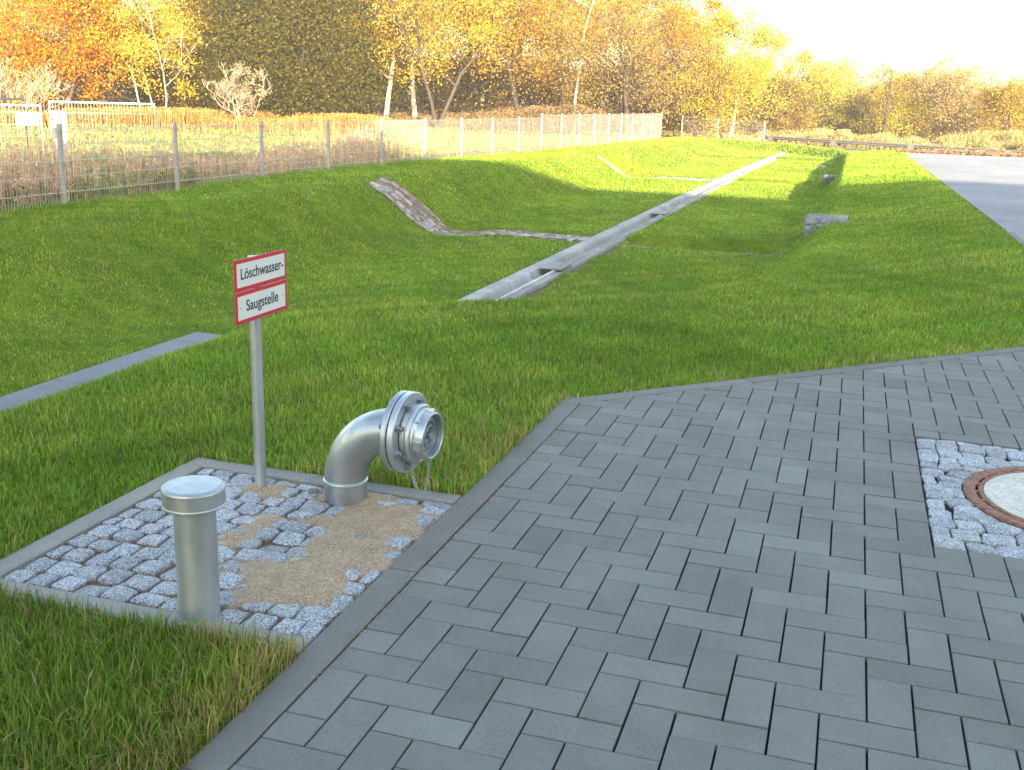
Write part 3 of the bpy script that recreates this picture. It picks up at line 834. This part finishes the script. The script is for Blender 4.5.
# ------------------------------------------------------------------ mesh fence along the left bank
FX = -8.68
def fence():
    t = empty('mesh_fence', (FX, 10, 0)); tag(t, 'long galvanised wire mesh fence along the top of the left bank', 'fence')
    ys = [2.5, 5.0, 7.5] + [9.97 + 2.48 * i for i in range(19)]
    panels = {}
    for i, y in enumerate(ys):
        hi = y > 32
        zt = .90 if hi else .815
        zb = float(base_height(FX, y)) - .1
        m = MB(); m.box((0, y - 10, (zt + zb) / 2), (.04, .06, zt - zb)); m.box((0, y - 10, zt + .004), (.046, .066, .012)); po = m.build('post', M['post'], t)
        for z in (zt - .08, zt - .5):
            c = MB(); c.box((.026, y - 10, z), (.012, .05, .03)); c.build('clip', M['bolt'], po)
    for i in range(len(ys) - 1):
        y0, y1 = ys[i] + .02, ys[i + 1] - .02; hi = ys[i] > 32
        zt = .88 if hi else .795; zb = zt - (1.23 if hi else 1.03); m = MB()
        nv = 49
        for k in range(nv + 1):
            y = y0 + (y1 - y0) * k / nv - 10
            m.box((.024, y, (zt + zb) / 2), (.0036, .0036, zt - zb))
        z = zt - .03
        while z > zb - .001:
            for dx in (.018, .030): m.box((dx, (y0 + y1) / 2 - 10, z), (.006, y1 - y0, .008))
            z -= .2
        for dz in (.0, ): 
            for dx in (.018, .030): m.box((dx, (y0 + y1) / 2 - 10, zt - .06), (.006, y1 - y0, .007))
        m.build('wire_panel', M['sunlit_fence'] if ys[i] < 20 else M['fence'], t)
fence()

def polar(b, D): return (CAM[0] + D * math.sin(R(b)), CAM[1] + D * math.cos(R(b)))
def gz(x, y): return float(base_height(x, y))

def far_fence():
    """low chain fence behind the far bank"""
    t = empty('chain_link_fence', (-8.4, 58, 0)); tag(t, 'thin wire fence with slim posts behind the far bank', 'fence')
    pts = [(-8.2, 58.5), (-6.6, 61.5), (-4.2, 64.)]
    lo = t.location
    for i, (x, y) in enumerate(pts):
        m = MB(); m.tube([(x - lo.x, y - lo.y, -1.3), (x - lo.x, y - lo.y, .78 - .25 * i / 2)], .035, 8); m.build('post', M['fence'], t)
    for i in range(len(pts) - 1):
        (x0, y0), (x1, y1) = pts[i], pts[i + 1]; z0, z1 = .75 - .125 * i, .75 - .125 * (i + 1); m = MB()
        for k in range(7):
            f = k * .2; m.tube([(x0 - lo.x, y0 - lo.y, z0 - f), (x1 - lo.x, y1 - lo.y, z1 - f)], .004, 4)
        L = math.hypot(x1 - x0, y1 - y0); n = int(L / .15)
        for k in range(n):
            u, u2 = k / n, min(1, (k + 7) / n)
            for za, zb in ((0, -1.2), (-1.2, 0)):
                m.tube([(x0 + (x1 - x0) * u - lo.x, y0 + (y1 - y0) * u - lo.y, z0 + za), (x0 + (x1 - x0) * u2 - lo.x, y0 + (y1 - y0) * u2 - lo.y, z0 + zb)], .0035, 3, cap=False)
        m.build('wire_mesh', M['fence'], t)
far_fence()

def guard_rail():
    a = polar(-4.6, 68); b = polar(9.5, 50); t = empty('guard_rail', (a[0], a[1], -1.1)); tag(t, 'grey steel two-rail barrier in front of the yellow trees at the right', 'guard rail')
    A = Vector((0, 0, 0)); B = Vector((b[0] - a[0], b[1] - a[1], .18)); n = 11
    for k in range(n + 1):
        p = A.lerp(B, k / n); m = MB(); m.box((p.x, p.y, p.z + .35), (.10, .10, 1.1)); m.build('post', M['dark_metal'], t)
    for z, name in ((.70, 'rail'), (.32, 'rail')):
        m = MB(); off = [(.0, -.09), (.05, -.045), (.0, 0), (.05, .045), (.0, .09)]
        vs = []
        for p in (A, B):
            for dy, dz in off: vs.append((p.x, p.y - dy - .07, p.z + z + dz))
        m.add(vs, [(k, k + 1, 6 + k, 5 + k) for k in range(4)])
        o = m.build(name, M['fence'], t); md = o.modifiers.new('s', 'SOLIDIFY'); md.thickness = .006
    for k in range(0, n, 3):
        p = A.lerp(B, (k + .5) / n); m = MB(); m.box((p.x, p.y - .1, p.z + .62), (.55, .04, .3)); m.build('junction_plate', M['dark_metal'], t)
guard_rail()

def gate(x, y, w, h, z, rz, label, name='site_gate', board=None, bar=None):
    t = empty(name, (x, y, z), rz); tag(t, label, 'gate', 'white tube-framed gates in the field')
    m = MB(); r_ = .022
    m.tube([(0, 0, -.3), (0, 0, h), (w, 0, h), (w, 0, -.3)], r_, 8); m.build('tube_frame', M['white_metal'], t)
    m = MB()
    k = .06
    while k < w: m.tube([(k, 0, .0), (k, 0, h)], .002, 4); k += .06
    for z_ in np.arange(.05, h, .22): m.tube([(0, 0, z_), (w, 0, z_)], .004, 4)
    m.build('wire_mesh', M['white_metal'], t)
    if board:
        m = MB(); m.box((board[0], -.03, board[1]), (board[2], .02, board[3])); m.build('blank_board', M['white_metal'], t)
    if bar:
        m = MB(); m.tube([(-.5, .3, h + .1), (w - .2, .3, h + .1)], .02, 8); m.tube([(w - .2, .3, h + .1), (w - .2, .3, -.4)], .02, 8); m.build('rear_bar', M['dark_metal'], t)
g0 = polar(-40.4, 23); g1 = polar(-35.6, 23.6)
gate(g0[0], g0[1], math.hypot(g1[0] - g0[0], g1[1] - g0[1]), 1.35, -.35, math.atan2(g1[1] - g0[1], g1[0] - g0[0]), 'wide white tube-framed mesh gate behind the fence, right one of two')
g2 = polar(-45.5, 22.2); g3 = polar(-40.8, 22.6)
gate(g2[0], g2[1], math.hypot(g3[0] - g2[0], g3[1] - g2[1]), 1.28, -.35, math.atan2(g3[1] - g2[1], g3[0] - g2[0]), 'white mesh gate at the left edge with blank board and dark bar', board=(1.62, 1.02, .4, .22), bar=True)
q = polar(-40.0, 24.0); m = MB(); m.box((0, 0, .60), (.26, .24, .55)); m.box((0, 0, .895), (.30, .28, .04)); m.box((0, 0, .12), (.22, .2, .42))
bx = m.build('utility_box', M['tower'], loc=(q[0], q[1], -.1)); bx.rotation_euler[2] = .7; tag(bx, 'small white utility cabinet standing beside the mesh gates', 'cabinet')

# ------------------------------------------------------------------ dry weeds, reeds, brush
def stalk_field(name, pts, hmin, hmax, wid, cols, seed, label, leafn=3, leafs=.03, mat='stalk', cat='weeds', hf=None):
    rs = np.random.RandomState(seed); n = len(pts); X, Y = pts[:, 0], pts[:, 1]; Z = base_height(X, Y) - .02
    H = rs.uniform(hmin, hmax, n) * (.72 + .28 * np.clip(np.sin(.55 * X + .2 * Y + seed) + np.sin(-.31 * X + .47 * Y) + .6 * np.sin(1.7 * X - Y) + .5 * np.sin(3.1 * X + seed), -1.3, 1.6));
    if hf: H = H * np.interp(np.degrees(np.arctan2(X - CAM[0], Y - CAM[1])), *hf)
    cols = np.array(cols); ci = rs.randint(0, len(cols), n); col = .62 * cols[ci] * rs.uniform(.7, 1.25, (n, 1))
    az = rs.uniform(0, 2 * PI, n); ln = rs.uniform(.02, .22, n) * H; wv = rs.uniform(.6, 1.2, n) * wid
    V = []; C = []; Fq = []; 
    fx, fy = np.cos(az), np.sin(az); a2 = rs.uniform(0, PI, n); wx, wy = np.cos(a2) * wv / 2, np.sin(a2) * wv / 2
    P0 = np.stack([X, Y, Z], 1); tip = P0 + np.stack([fx * ln, fy * ln, H], 1)
    Vv = np.zeros((n, 4, 3)); w3 = np.stack([wx, wy, 0 * wx], 1)
    Vv[:, 0] = P0 - w3; Vv[:, 1] = P0 + w3; Vv[:, 2] = tip + w3 * .5; Vv[:, 3] = tip - w3 * .5
    V.append(Vv.reshape(-1, 3)); C.append(np.repeat(col, 4, 0))
    for j in range(leafn):
        u = rs.uniform(.35, 1.02, n)[:, None]; c = P0 + (tip - P0) * u
        s = rs.uniform(.5, 1.3, n)[:, None] * leafs
        d1 = rs.normal(size=(n, 3)); d1 /= np.linalg.norm(d1, axis=1)[:, None]; d2 = np.cross(d1, rs.normal(size=(n, 3))); d2 /= np.linalg.norm(d2, axis=1)[:, None]
        c = c + d1 * s * 1.0
        q = np.zeros((n, 4, 3)); q[:, 0] = c - d1 * s; q[:, 1] = c - d2 * s * .6; q[:, 2] = c + d1 * s; q[:, 3] = c + d2 * s * .6
        V.append(q.reshape(-1, 3)); C.append(np.repeat(col * rs.uniform(.7, 1.3, (n, 1)), 4, 0))
    V = np.concatenate(V); C = np.concatenate(C); F = np.arange(len(V)).reshape(-1, 4)
    o = np_mesh(name, V, [F], M[mat], C); tag(o, label, cat, None, 'stuff'); return o
rs = np.random.RandomState(9)
def clumpy(n, x0, x1, y0, y1, k=3., thr=.0, seed=0):
    r = np.random.RandomState(seed); X = r.uniform(x0, x1, n * 2); Y = r.uniform(y0, y1, n * 2)
    f = np.sin(k * X + 1.7 * Y + seed) + np.sin(-1.9 * X + k * .9 * Y) + np.sin(k * 2.3 * Y + X)
    keep = f + r.normal(0, .8, n * 2) > thr; return np.stack([X[keep], Y[keep]], 1)[:n]
BR = [(.88, .50, .36), (.68, .42, .34), (1.1, .80, .52), (.80, .60, .36)]
p = clumpy(7000, -11.5, -8.85, 5, 22, seed=1)
stalk_field('dry_weeds', p, .30, .95, .012, BR, 1, 'tall reddish brown dry weeds growing behind the left fence', 5, .022)
p = clumpy(3500, -11.8, -8.8, 4, 14, seed=2)
stalk_field('green_weeds', p, .2, .5, .015, [(.42, .48, .12), (.52, .52, .16), (.30, .36, .11)], 2, 'yellowish green leafy weeds at the foot of the left fence', 6, .035)
p = clumpy(26000, -45, -9.2, 12, 60, k=.7, thr=.2, seed=3)
stalk_field('field_grass', p, .1, .28, .03, [(.34, .38, .12), (.42, .37, .16), (.26, .34, .09)], 3, 'pale yellow-green rough grass of the field beyond the fence', 1, .05, cat='grass')
def band(n, b0, b1, d0, d1, seed):
    r = np.random.RandomState(seed); b = np.radians(r.uniform(b0, b1, n)); d = r.uniform(d0, d1, n)
    return np.stack([CAM[0] + d * np.sin(b), CAM[1] + d * np.cos(b)], 1)
stalk_field('reeds', band(26000, -48, -23, 50, 60, 4), .55, 1.35, .035, [(.52, .24, .07), (.58, .31, .10), (.44, .20, .06), (.54, .38, .14)], 4, 'band of tall orange dry reeds at the far side of the field', 5, .04, cat='reeds', hf=([-48, -37, -30, -25, -23], [1.0, .85, .78, .6, .3]))
stalk_field('undergrowth', band(14000, -25, -10.5, 64, 78, 5), .5, 1.7, .022, [(.20, .12, .07), (.30, .20, .10), (.26, .22, .10), (.36, .24, .14)], 5, 'brown scrubby undergrowth between the woodland trunks', 8, .06, cat='undergrowth')
stalk_field('brush', band(22000, -10.5, 11, 70, 92, 6), .4, 1.7, .022, [(.50, .42, .12), (.46, .34, .18), (.40, .38, .12), (.55, .40, .24)], 6, 'yellowish brush growing behind the steel barrier', 8, .06, cat='brush')
stalk_field('verge_weeds', clumpy(5000, 2.6, 16, 43.4, 46.0, 1., -.5, 7), .06, .2, .03, [(.42, .22, .12), (.34, .20, .14), (.46, .32, .16)], 7, 'low rusty brown weeds along the far end of the road', 3, .05, cat='weeds')

# ------------------------------------------------------------------ trees
def tree(name, label, loc, H, W, cols, nleaf, leaf, bark='bark', seed=0, trunk_h=.28, n_limb=6, tr=None, group=None, flat=.5, spread=1.0, stems=1, low=.12, twig=1.0, conc=.35, crown_name='crown', dome=1.0, cover=2):
    r = random.Random(seed); t = empty(name, (loc[0], loc[1], gz(*loc) - .05)); tag(t, label, 'tree' if H > 3.2 else 'bush', group)
    m = MB(); tips = []; tr = tr or H * .016
    def limb(p, d, L, rad, lev):
        n = 5; pts = [Vector(p)]; dd = Vector(d).normalized()
        for i in range(n):
            dd = (dd + Vector((r.gauss(0, .16), r.gauss(0, .16), r.gauss(.05, .10)))).normalized(); pts.append(pts[-1] + dd * L / n)
        rr = [rad * (1 - .72 * i / n) for i in range(n + 1)]
        m.tube(pts, rr, 7 if lev == 0 else 4, cap=False, col=(r.uniform(.8, 1.2),) * 3)
        if lev >= 1: tips.extend(pts[2:])
        else: tips.append(pts[-1])
        if lev < 3:
            k = (n_limb, 4, 3)[lev]
            for j in range(k):
                u = r.uniform(trunk_h if lev == 0 else .3, 1.0); i = min(n - 1, int(u * n)); q = pts[i].lerp(pts[i + 1], u * n - i)
                a = r.uniform(0, 2 * PI) ; up = r.uniform(.35, 1.1) if lev == 0 else r.uniform(-.1, .9)
                if lev == 0: a = 2 * PI * (j + r.uniform(-.3, .3)) / k
                ax = Vector((math.cos(a), math.sin(a), up / max(.3, spread)))
                if lev: ax = (ax.normalized() + dd * .8)
                ll = (W * .5 * r.uniform(.65, 1.05) * (1.25 - .55 * u) if lev == 0 else L * r.uniform(.4, .65))
                limb(q, ax, ll, max(rad * (1 - .6 * u) * .55, .012), lev + 1)
    for s in range(stems):
        off = Vector((r.gauss(0, .3), r.gauss(0, .3), 0)) if stems > 1 else Vector((0, 0, 0))
        limb(off, (r.gauss(0, .10) * (1 + stems), r.gauss(0, .1) * (1 + stems), 1), H * r.uniform(.80, .93) if s else H * .93, tr, 0)
    m.build('trunk', M[bark], t)
    # leaves: clumps about the branch tips, kept inside an uneven crown envelope
    rs = np.random.RandomState(seed + 50); T = np.array([tuple(p) for p in tips])
    zc = H * (.5 + low * .6); hz = H * (.5 - low * .5)
    e = (T[:, 0] ** 2 + T[:, 1] ** 2) / (W * .56) ** 2 + ((T[:, 2] - zc) / (hz * 1.05)) ** 2
    T = T[(e < 1.25)]; nleaf = int(nleaf * 2.5); leaf = leaf * .60
    nc = int(max(40, nleaf / 125))
    # some extra clump centres on the envelope to fill out the outline
    ne = int(nc * conc); th = rs.uniform(0, 2 * PI, ne); ph = np.arccos(rs.uniform(-.9, 1, ne)); rr = rs.uniform(.55, 1.0, ne) * (1 + .13 * np.sin(3 * th + seed) + .1 * np.sin(5 * ph + seed))
    E_ = np.stack([np.cos(th) * np.sin(ph) * W / 2 * rr, np.sin(th) * np.sin(ph) * W / 2 * rr, zc + np.cos(ph) * hz * rr], 1)
    C0 = np.concatenate([T[rs.randint(0, len(T), nc - ne)], E_]) if len(T) else E_
    cr = rs.uniform(.5, 1.3, len(C0)) * W * .085
    idx = rs.randint(0, len(C0), nleaf)
    P = C0[idx] + rs.normal(size=(nleaf, 3)) * cr[idx][:, None] * np.array([1, 1, .75])
    P = P[P[:, 2] > H * low * .5]; idx = idx[:len(P)]; n = len(P)
    s = rs.uniform(.55, 1.3, n)[:, None] * leaf
    d1 = rs.normal(size=(n, 3)); d1 /= np.linalg.norm(d1, axis=1)[:, None]; d2 = np.cross(d1, rs.normal(size=(n, 3))); d2 /= np.linalg.norm(d2, axis=1)[:, None]
    q = np.zeros((n, 4, 3)); q[:, 0] = P - d1 * s; q[:, 1] = P - d2 * s * .65; q[:, 2] = P + d1 * s; q[:, 3] = P + d2 * s * .65
    cc = np.array(cols); cl = rs.randint(0, len(cc), len(C0)); mixk = rs.uniform(0, 1, n) < .7
    ci = np.where(mixk, cl[idx], rs.randint(0, len(cc), n)); col = .55 * cc[ci] * rs.uniform(.7, 1.25, (n, 1)) * (rs.uniform(.6, 1.35, len(C0))[idx])[:, None]
    if n: np_mesh(crown_name, q.reshape(-1, 3), [np.arange(4 * n).reshape(-1, 4)], M['leaf'], np.clip(np.repeat(col, 4, 0), 0, .9), parent=t)
    return t

OR = [(.80, .30, .02), (.90, .40, .03), (.70, .22, .02), (.92, .52, .05)]
YE = [(.86, .62, .07), (.90, .70, .12), (.76, .50, .05), (.66, .58, .08)]
OL = [(.125, .125, .022), (.17, .16, .028), (.10, .105, .02), (.22, .19, .035)]
GO = [(.84, .50, .06), (.88, .60, .10), (.74, .40, .05), (.64, .40, .08)]
BRN = [(.58, .31, .09), (.64, .38, .11), (.48, .27, .09), (.68, .44, .13)]
PALE = [(.66, .52, .36), (.60, .46, .30), (.70, .60, .42)]
YG = [(.78, .68, .12), (.68, .62, .12), (.86, .72, .16), (.58, .56, .12)]
PK = [(.68, .48, .26), (.72, .54, .26), (.60, .44, .22), (.78, .60, .22)]
TG = 'trees of the autumn wood'
tree('orange_maple', 'dense bright orange maple at the left behind the field', polar(-39.8, 64), 8.2, 6.6, OR, 11000, .13, seed=1, group=TG, low=.05, conc=.6)
tree('birch_tree', 'bright yellow birch with thin pale stems between the orange and dark trees', polar(-35.6, 62), 7.6, 5.4, YE, 6500, .11, 'birch', seed=2, group=TG, stems=3, low=.05, tr=.055)
tree('orange_maple', 'rusty orange tree half hidden behind the yellow birch', polar(-33.0, 72), 8.8, 5.5, OR + BRN, 6000, .13, seed=3, group=TG, low=.05)
tree('willow_tree', 'broad dark olive willow, the only dark green mass of the wood', polar(-28.7, 66), 9.5, 12.5, OL, 38000, .13, seed=4, group=TG, low=-.05, n_limb=10, conc=.7)
tree('willow_tree', 'yellow-topped tree rising behind the dark willow', polar(-29.0, 78), 12.5, 12, OL + GO + YE, 12000, .15, seed=5, group=TG, low=.2)
tree('pale_bush', 'small pale leafless-looking bush standing alone before the dark willow', polar(-31.4, 54), 3.1, 2.2, PALE, 1500, .075, 'birch', seed=6, stems=5, low=.1, n_limb=4, tr=.022, conc=.2)
tree('twiggy_bush', 'pinkish bare twiggy bush at the left edge of the photo', polar(-42.0, 55), 2.6, 3.0, PK, 500, .05, 'birch', seed=7, stems=5, low=.1, tr=.02, conc=.1)
tree('bare_tree', 'greyish brown thin tree at the far left edge behind the twiggy bush', polar(-43.3, 70), 8.5, 5, BRN + PK, 3000, .1, seed=8, group=TG)
tree('birch_tree', 'tall golden birch with a bright trunk just right of the dark willow', polar(-24.2, 66), 11, 5.5, GO + YE, 5200, .12, 'birch', seed=9, group=TG, low=.1)
tree('golden_tree', 'golden forked tree with long curved limbs left of centre', polar(-21.2, 63), 9.8, 8.0, GO + YE, 5200, .11, 'bark', seed=10, group=TG, stems=2, tr=.13, low=.15, n_limb=8)
tree('birch_tree', 'slender golden birch with white trunk left of centre behind the forked tree', polar(-22.6, 72), 12, 5, YE + GO, 4500, .12, 'birch', seed=11, group=TG)
tree('brown_tree', 'russet brown dense tree near the middle of the wood', polar(-17.0, 68), 11, 8, BRN + GO, 9000, .12, seed=12, group=TG, low=.1)
tree('golden_tree', 'amber tree with hazy crown right of the russet tree', polar(-14.9, 76), 12, 7, GO + OR[:1] + YE, 7000, .13, seed=13, group=TG)
tree('birch_tree', 'straight white-trunked birch in front of the amber crown', polar(-14.3, 65), 10.5, 3.6, GO + YE, 1800, .1, 'birch', seed=14, group=TG, tr=.10, low=.3)
tree('spreading_tree', 'wide spreading tree with dark forked low limbs above the end of the fence', polar(-11.6, 62), 6.6, 9.4, [(.50, .34, .14), (.58, .42, .16), (.42, .30, .12)], 7000, .085, seed=15, group=TG, stems=3, tr=.15, low=.05, n_limb=10, spread=1.8)
tree('golden_tree', 'tall hazy yellow tree behind the wide spreading tree', polar(-11.2, 78), 12, 8, YE + GO + BRN[:1], 7500, .13, seed=16, group=TG)
tree('orange_maple', 'narrow bright orange tree at the right end of the tall wood', polar(-8.0, 66), 8.2, 3.6, OR + GO[:1], 4500, .11, seed=17, group=TG, low=.25)
tree('feathery_tree', 'feathery yellow-green tree sloping down at the right end of the wood', polar(-6.3, 72), 8.4, 5.6, YG, 7500, .11, 'birch', seed=18, group=TG, low=.05)
tree('feathery_tree', 'low spreading yellow tree with drooping branches behind the far fence', polar(-6.6, 64), 4.2, 6.5, YE + BRN[:1], 4200, .09, seed=19, group=TG, low=.02, n_limb=8)
RG = 'row of low trees behind the barrier'
row = [(.9, 99, 6.0, 5.5, YG + YE, 'soft yellow tree directly behind the bare dark tree'), (-4.3, 82, 8.2, 4.4, YG, 'tall pale yellow tree, first of the row behind the barrier'), (-3.1, 90, 7.4, 4.6, YE, 'yellow bushy tree with a bright golden crown in the row'),
       (-1.6, 88, 6.6, 5.0, YG, 'yellow-green rounded tree left of the bare dark tree'), (-.2, 94, 8.0, 4.8, YG + PK, 'loose yellow-green tree with a thin pointed top'),
       (2.5, 86, 5.8, 5.0, YE + YG, 'bright yellow bushy tree right of the bare dark tree'), (3.4, 96, 6.8, 6.0, BRN + PK, 'brownish tree behind the bright yellow bushy one'),
       (4.8, 84, 6.8, 5.8, PK, 'wide pinkish beige twiggy tree near the right edge'), (6.9, 82, 5.0, 5.0, BRN + YE, 'golden brown bush-like tree at the right edge'),
       (9.2, 84, 5.0, 5.5, YG, 'yellow-green tree just beyond the right edge of the row')]
for i, (b, D, H, W, c, lab) in enumerate(row):
    tree('autumn_tree', lab, polar(b, D), H, W, c, int(5200 * W / 4.8), .10, 'bark', seed=30 + i, group=RG, low=.0, stems=2, tr=.08, conc=.4)
tree('bare_tree', 'nearly leafless dark-branched tree in the row behind the barrier', polar(1.1, 80), 6.3, 5.2, BRN, 500, .07, seed=45, group=RG, tr=.14, low=.2, n_limb=9, spread=1.4, conc=.05)
# the closed wood behind: copies of three trees
WG = 'trees of the wood behind'
proto = [tree('woodland_tree', 'golden brown tree lost in the mass of the wood behind', polar(-19, 88), 12.5, 9, GO + BRN, 6500, .16, seed=60, group=WG, low=.0),
         tree('woodland_tree', 'golden brown tree lost in the mass of the wood behind', polar(-26, 90), 13.0, 9, YE + GO + BRN, 6500, .16, seed=61, group=WG, low=.0)]
def copy_tree(o, loc, rz, sc):
    c = o.copy(); COL.objects.link(c); c.location = loc; c.rotation_euler = (0, 0, rz); c.scale = (sc, sc, sc)
    for ch in [x for x in o.children]:
        k = ch.copy(); COL.objects.link(k); k.parent = c
    return c
bpy.context.view_layer.update()
for i, b in enumerate((-44, -41, -37.5, -34.5, -31.5, -23.5, -21, -16.5, -14, -12, -10)):
    D = 84 + (i * 37 % 11); p_ = polar(b, D); copy_tree(proto[i % 2], (p_[0], p_[1], gz(*p_) - .05), i * 1.7, (.72 if b < -33 else 1.0) * (.9 + .02 * (i * 7 % 9)) * (.85 if b > -11 else 1))

DK = [(.40, .25, .10), (.30, .20, .08), (.48, .33, .13), (.24, .20, .08)]
UG = 'shrubs filling the wood below the crowns'
sproto = [tree('woodland_shrub', 'brown shrub filling the space below the crowns of the wood', polar(-43, 79), 4.6, 7.5, DK, 5200, .17, seed=70, group=UG, low=-.1, stems=3, tr=.07, conc=.6),
          tree('woodland_shrub', 'brown shrub filling the space below the crowns of the wood', polar(-40, 82), 5.2, 7.5, DK + OL, 5200, .17, seed=71, group=UG, low=-.1, stems=3, tr=.07, conc=.6)]
bpy.context.view_layer.update()
for i in range(17):
    b = -37.2 + i * 2.05; D = 80 + (i * 5 % 7); p_ = polar(b, D); copy_tree(sproto[i % 2], (p_[0], p_[1], gz(*p_) - .1), i * 2.1, 1.0 - .012 * i)
yproto = tree('scrub_bush', 'yellow-green scrub bush filling the gaps behind the row of low trees', polar(-4.8, 99), 4.6, 7.0, YG + BRN[:2], 4200, .17, seed=80, group='scrub behind the row of low trees', low=-.1, stems=3, tr=.05, conc=.6)
bpy.context.view_layer.update()
for i in range(8):
    b = -3.1 + i * 1.75; D = 97 + (i * 5 % 6); p_ = polar(b, D); copy_tree(yproto, (p_[0], p_[1], gz(*p_) - .1), i * 2.3, .85 + .05 * (i * 3 % 4))
# ------------------------------------------------------------------ buildings
def tower():
    x, y = polar(10.3, 190); t = empty('tower', (x, y, -1.6)); tag(t, 'pale blue-grey tapering tower cut by the right edge of the photo', 'tower')
    m = MB(); m.lathe([(10.6, 0), (10.0, 4), (9.2, 12), (8.3, 26), (8.0, 27), (0, 27.5)], n=64); m.build('wall', M['tower'], t)
    m = MB(); m.lathe([(10.12, 3.6), (10.25, 3.6), (10.2, 4.2), (10.0, 4.2)], n=64); m.lathe([(8.3, 25.2), (8.55, 25.2), (8.5, 26.0), (8.2, 26.0)], n=64); m.build('ring_beam', M['tower'], t)
tower()
def shade_building():
    # long building behind the camera; its eaves throw the edge of shade over the basin
    x0, x1, y0, y1, h = 3.4, 62., -26., -12., 8.0
    t = empty('long_building', (x0, y1, 0)); tag(t, 'long two-storey building standing behind the photographer', 'building')
    m = MB(); m.box(((x1 - x0) / 2, -(y1 - y0) / 2, h / 2), (x1 - x0, y1 - y0, h)); m.build('wall', M['wall'], t)
    m = MB(); m.box(((x1 - x0) / 2, -(y1 - y0) / 2, h + .12), (x1 - x0 + .5, y1 - y0 + .5, .24)); m.build('roof', M['dark_metal'], t)
    for f in range(2):
        for k in range(14):
            m = MB(); m.box((2.5 + k * 4.1, .02, 2 + f * 3.6), (2.0, .08, 1.5)); m.build('window', M['glass'], t)
    return h
shade_building()

hz = MB(); hz.box((0, 200, 12.5), (920, 1020, 31)); t_ = NT('autumn_haze'); pv = t_.n('ShaderNodeVolumePrincipled')
pv.inputs['Density'].default_value = .0007; pv.inputs['Color'].default_value = (.95, .95, .95, 1); pv.inputs['Anisotropy'].default_value = 0.0
t_.l(pv.outputs[0], t_.out.inputs['Volume']); hz_o = hz.build('haze', t_.m); tag(hz_o, 'thin bright haze in the autumn air over the basin and the wood', 'haze', kind='stuff')
# ------------------------------------------------------------------ light, world, camera
SUN_AZ = (.46, -.88)   # horizontal direction towards the sun
SUN_EL = 12.0
w = bpy.data.worlds.new('World'); SC.world = w; w.use_nodes = True; nt = w.node_tree; nt.nodes.clear()
sky = nt.nodes.new('ShaderNodeTexSky'); sky.sky_type = 'NISHITA'; sky.sun_disc = False
sky.sun_elevation = R(SUN_EL); sky.sun_rotation = math.atan2(SUN_AZ[0], SUN_AZ[1]); sky.air_density = 1.0; sky.dust_density = 1.5; sky.ozone_density = 1.0
bg = nt.nodes.new('ShaderNodeBackground'); bg.inputs[1].default_value = .09
wo = nt.nodes.new('ShaderNodeOutputWorld'); nt.links.new(sky.outputs[0], bg.inputs[0]); nt.links.new(bg.outputs[0], wo.inputs[0])
sd = bpy.data.lights.new('sun', 'SUN'); sd.energy = 3.4; sd.angle = R(.5); sd.color = (1., .86, .66)
so = bpy.data.objects.new('sun', sd); link(so)
h = math.hypot(*SUN_AZ); to_sun = Vector((SUN_AZ[0] / h * math.cos(R(SUN_EL)), SUN_AZ[1] / h * math.cos(R(SUN_EL)), math.sin(R(SUN_EL))))
so.rotation_euler = to_sun.to_track_quat('Z', 'Y').to_euler()

cd = bpy.data.cameras.new('camera'); co = bpy.data.objects.new('camera', cd); link(co); SC.camera = co
cd.sensor_width = 36; cd.lens = 1064.352 * 36 / 1024; cd.clip_start = .05; cd.clip_end = 6000
yaw, tilt, roll = -0.2992571658820473, 0.26103290617000974, 0.030927366361377162
fw = Vector((math.sin(yaw) * math.cos(tilt), math.cos(yaw) * math.cos(tilt), -math.sin(tilt)))
rt = Vector((math.cos(yaw), -math.sin(yaw), 0)); up = rt.cross(fw)
r2 = rt * math.cos(roll) + up * math.sin(roll); u2 = -rt * math.sin(roll) + up * math.cos(roll)
mt = Matrix(((r2.x, u2.x, -fw.x, CAM[0]), (r2.y, u2.y, -fw.y, CAM[1]), (r2.z, u2.z, -fw.z, CAM[2]), (0, 0, 0, 1)))
co.matrix_world = mt
vs_ = SC.view_settings; vs_.view_transform = 'Standard'; vs_.look = 'None'; vs_.exposure = 3.2; vs_.gamma = 1; vs_.use_curve_mapping = False
vs_.use_white_balance = True; vs_.white_balance_temperature = 7400; vs_.white_balance_tint = 10
SC.render.resolution_x = 1024; SC.render.resolution_y = 770
SC.cycles.max_bounces = 6; SC.cycles.transparent_max_bounces = 4
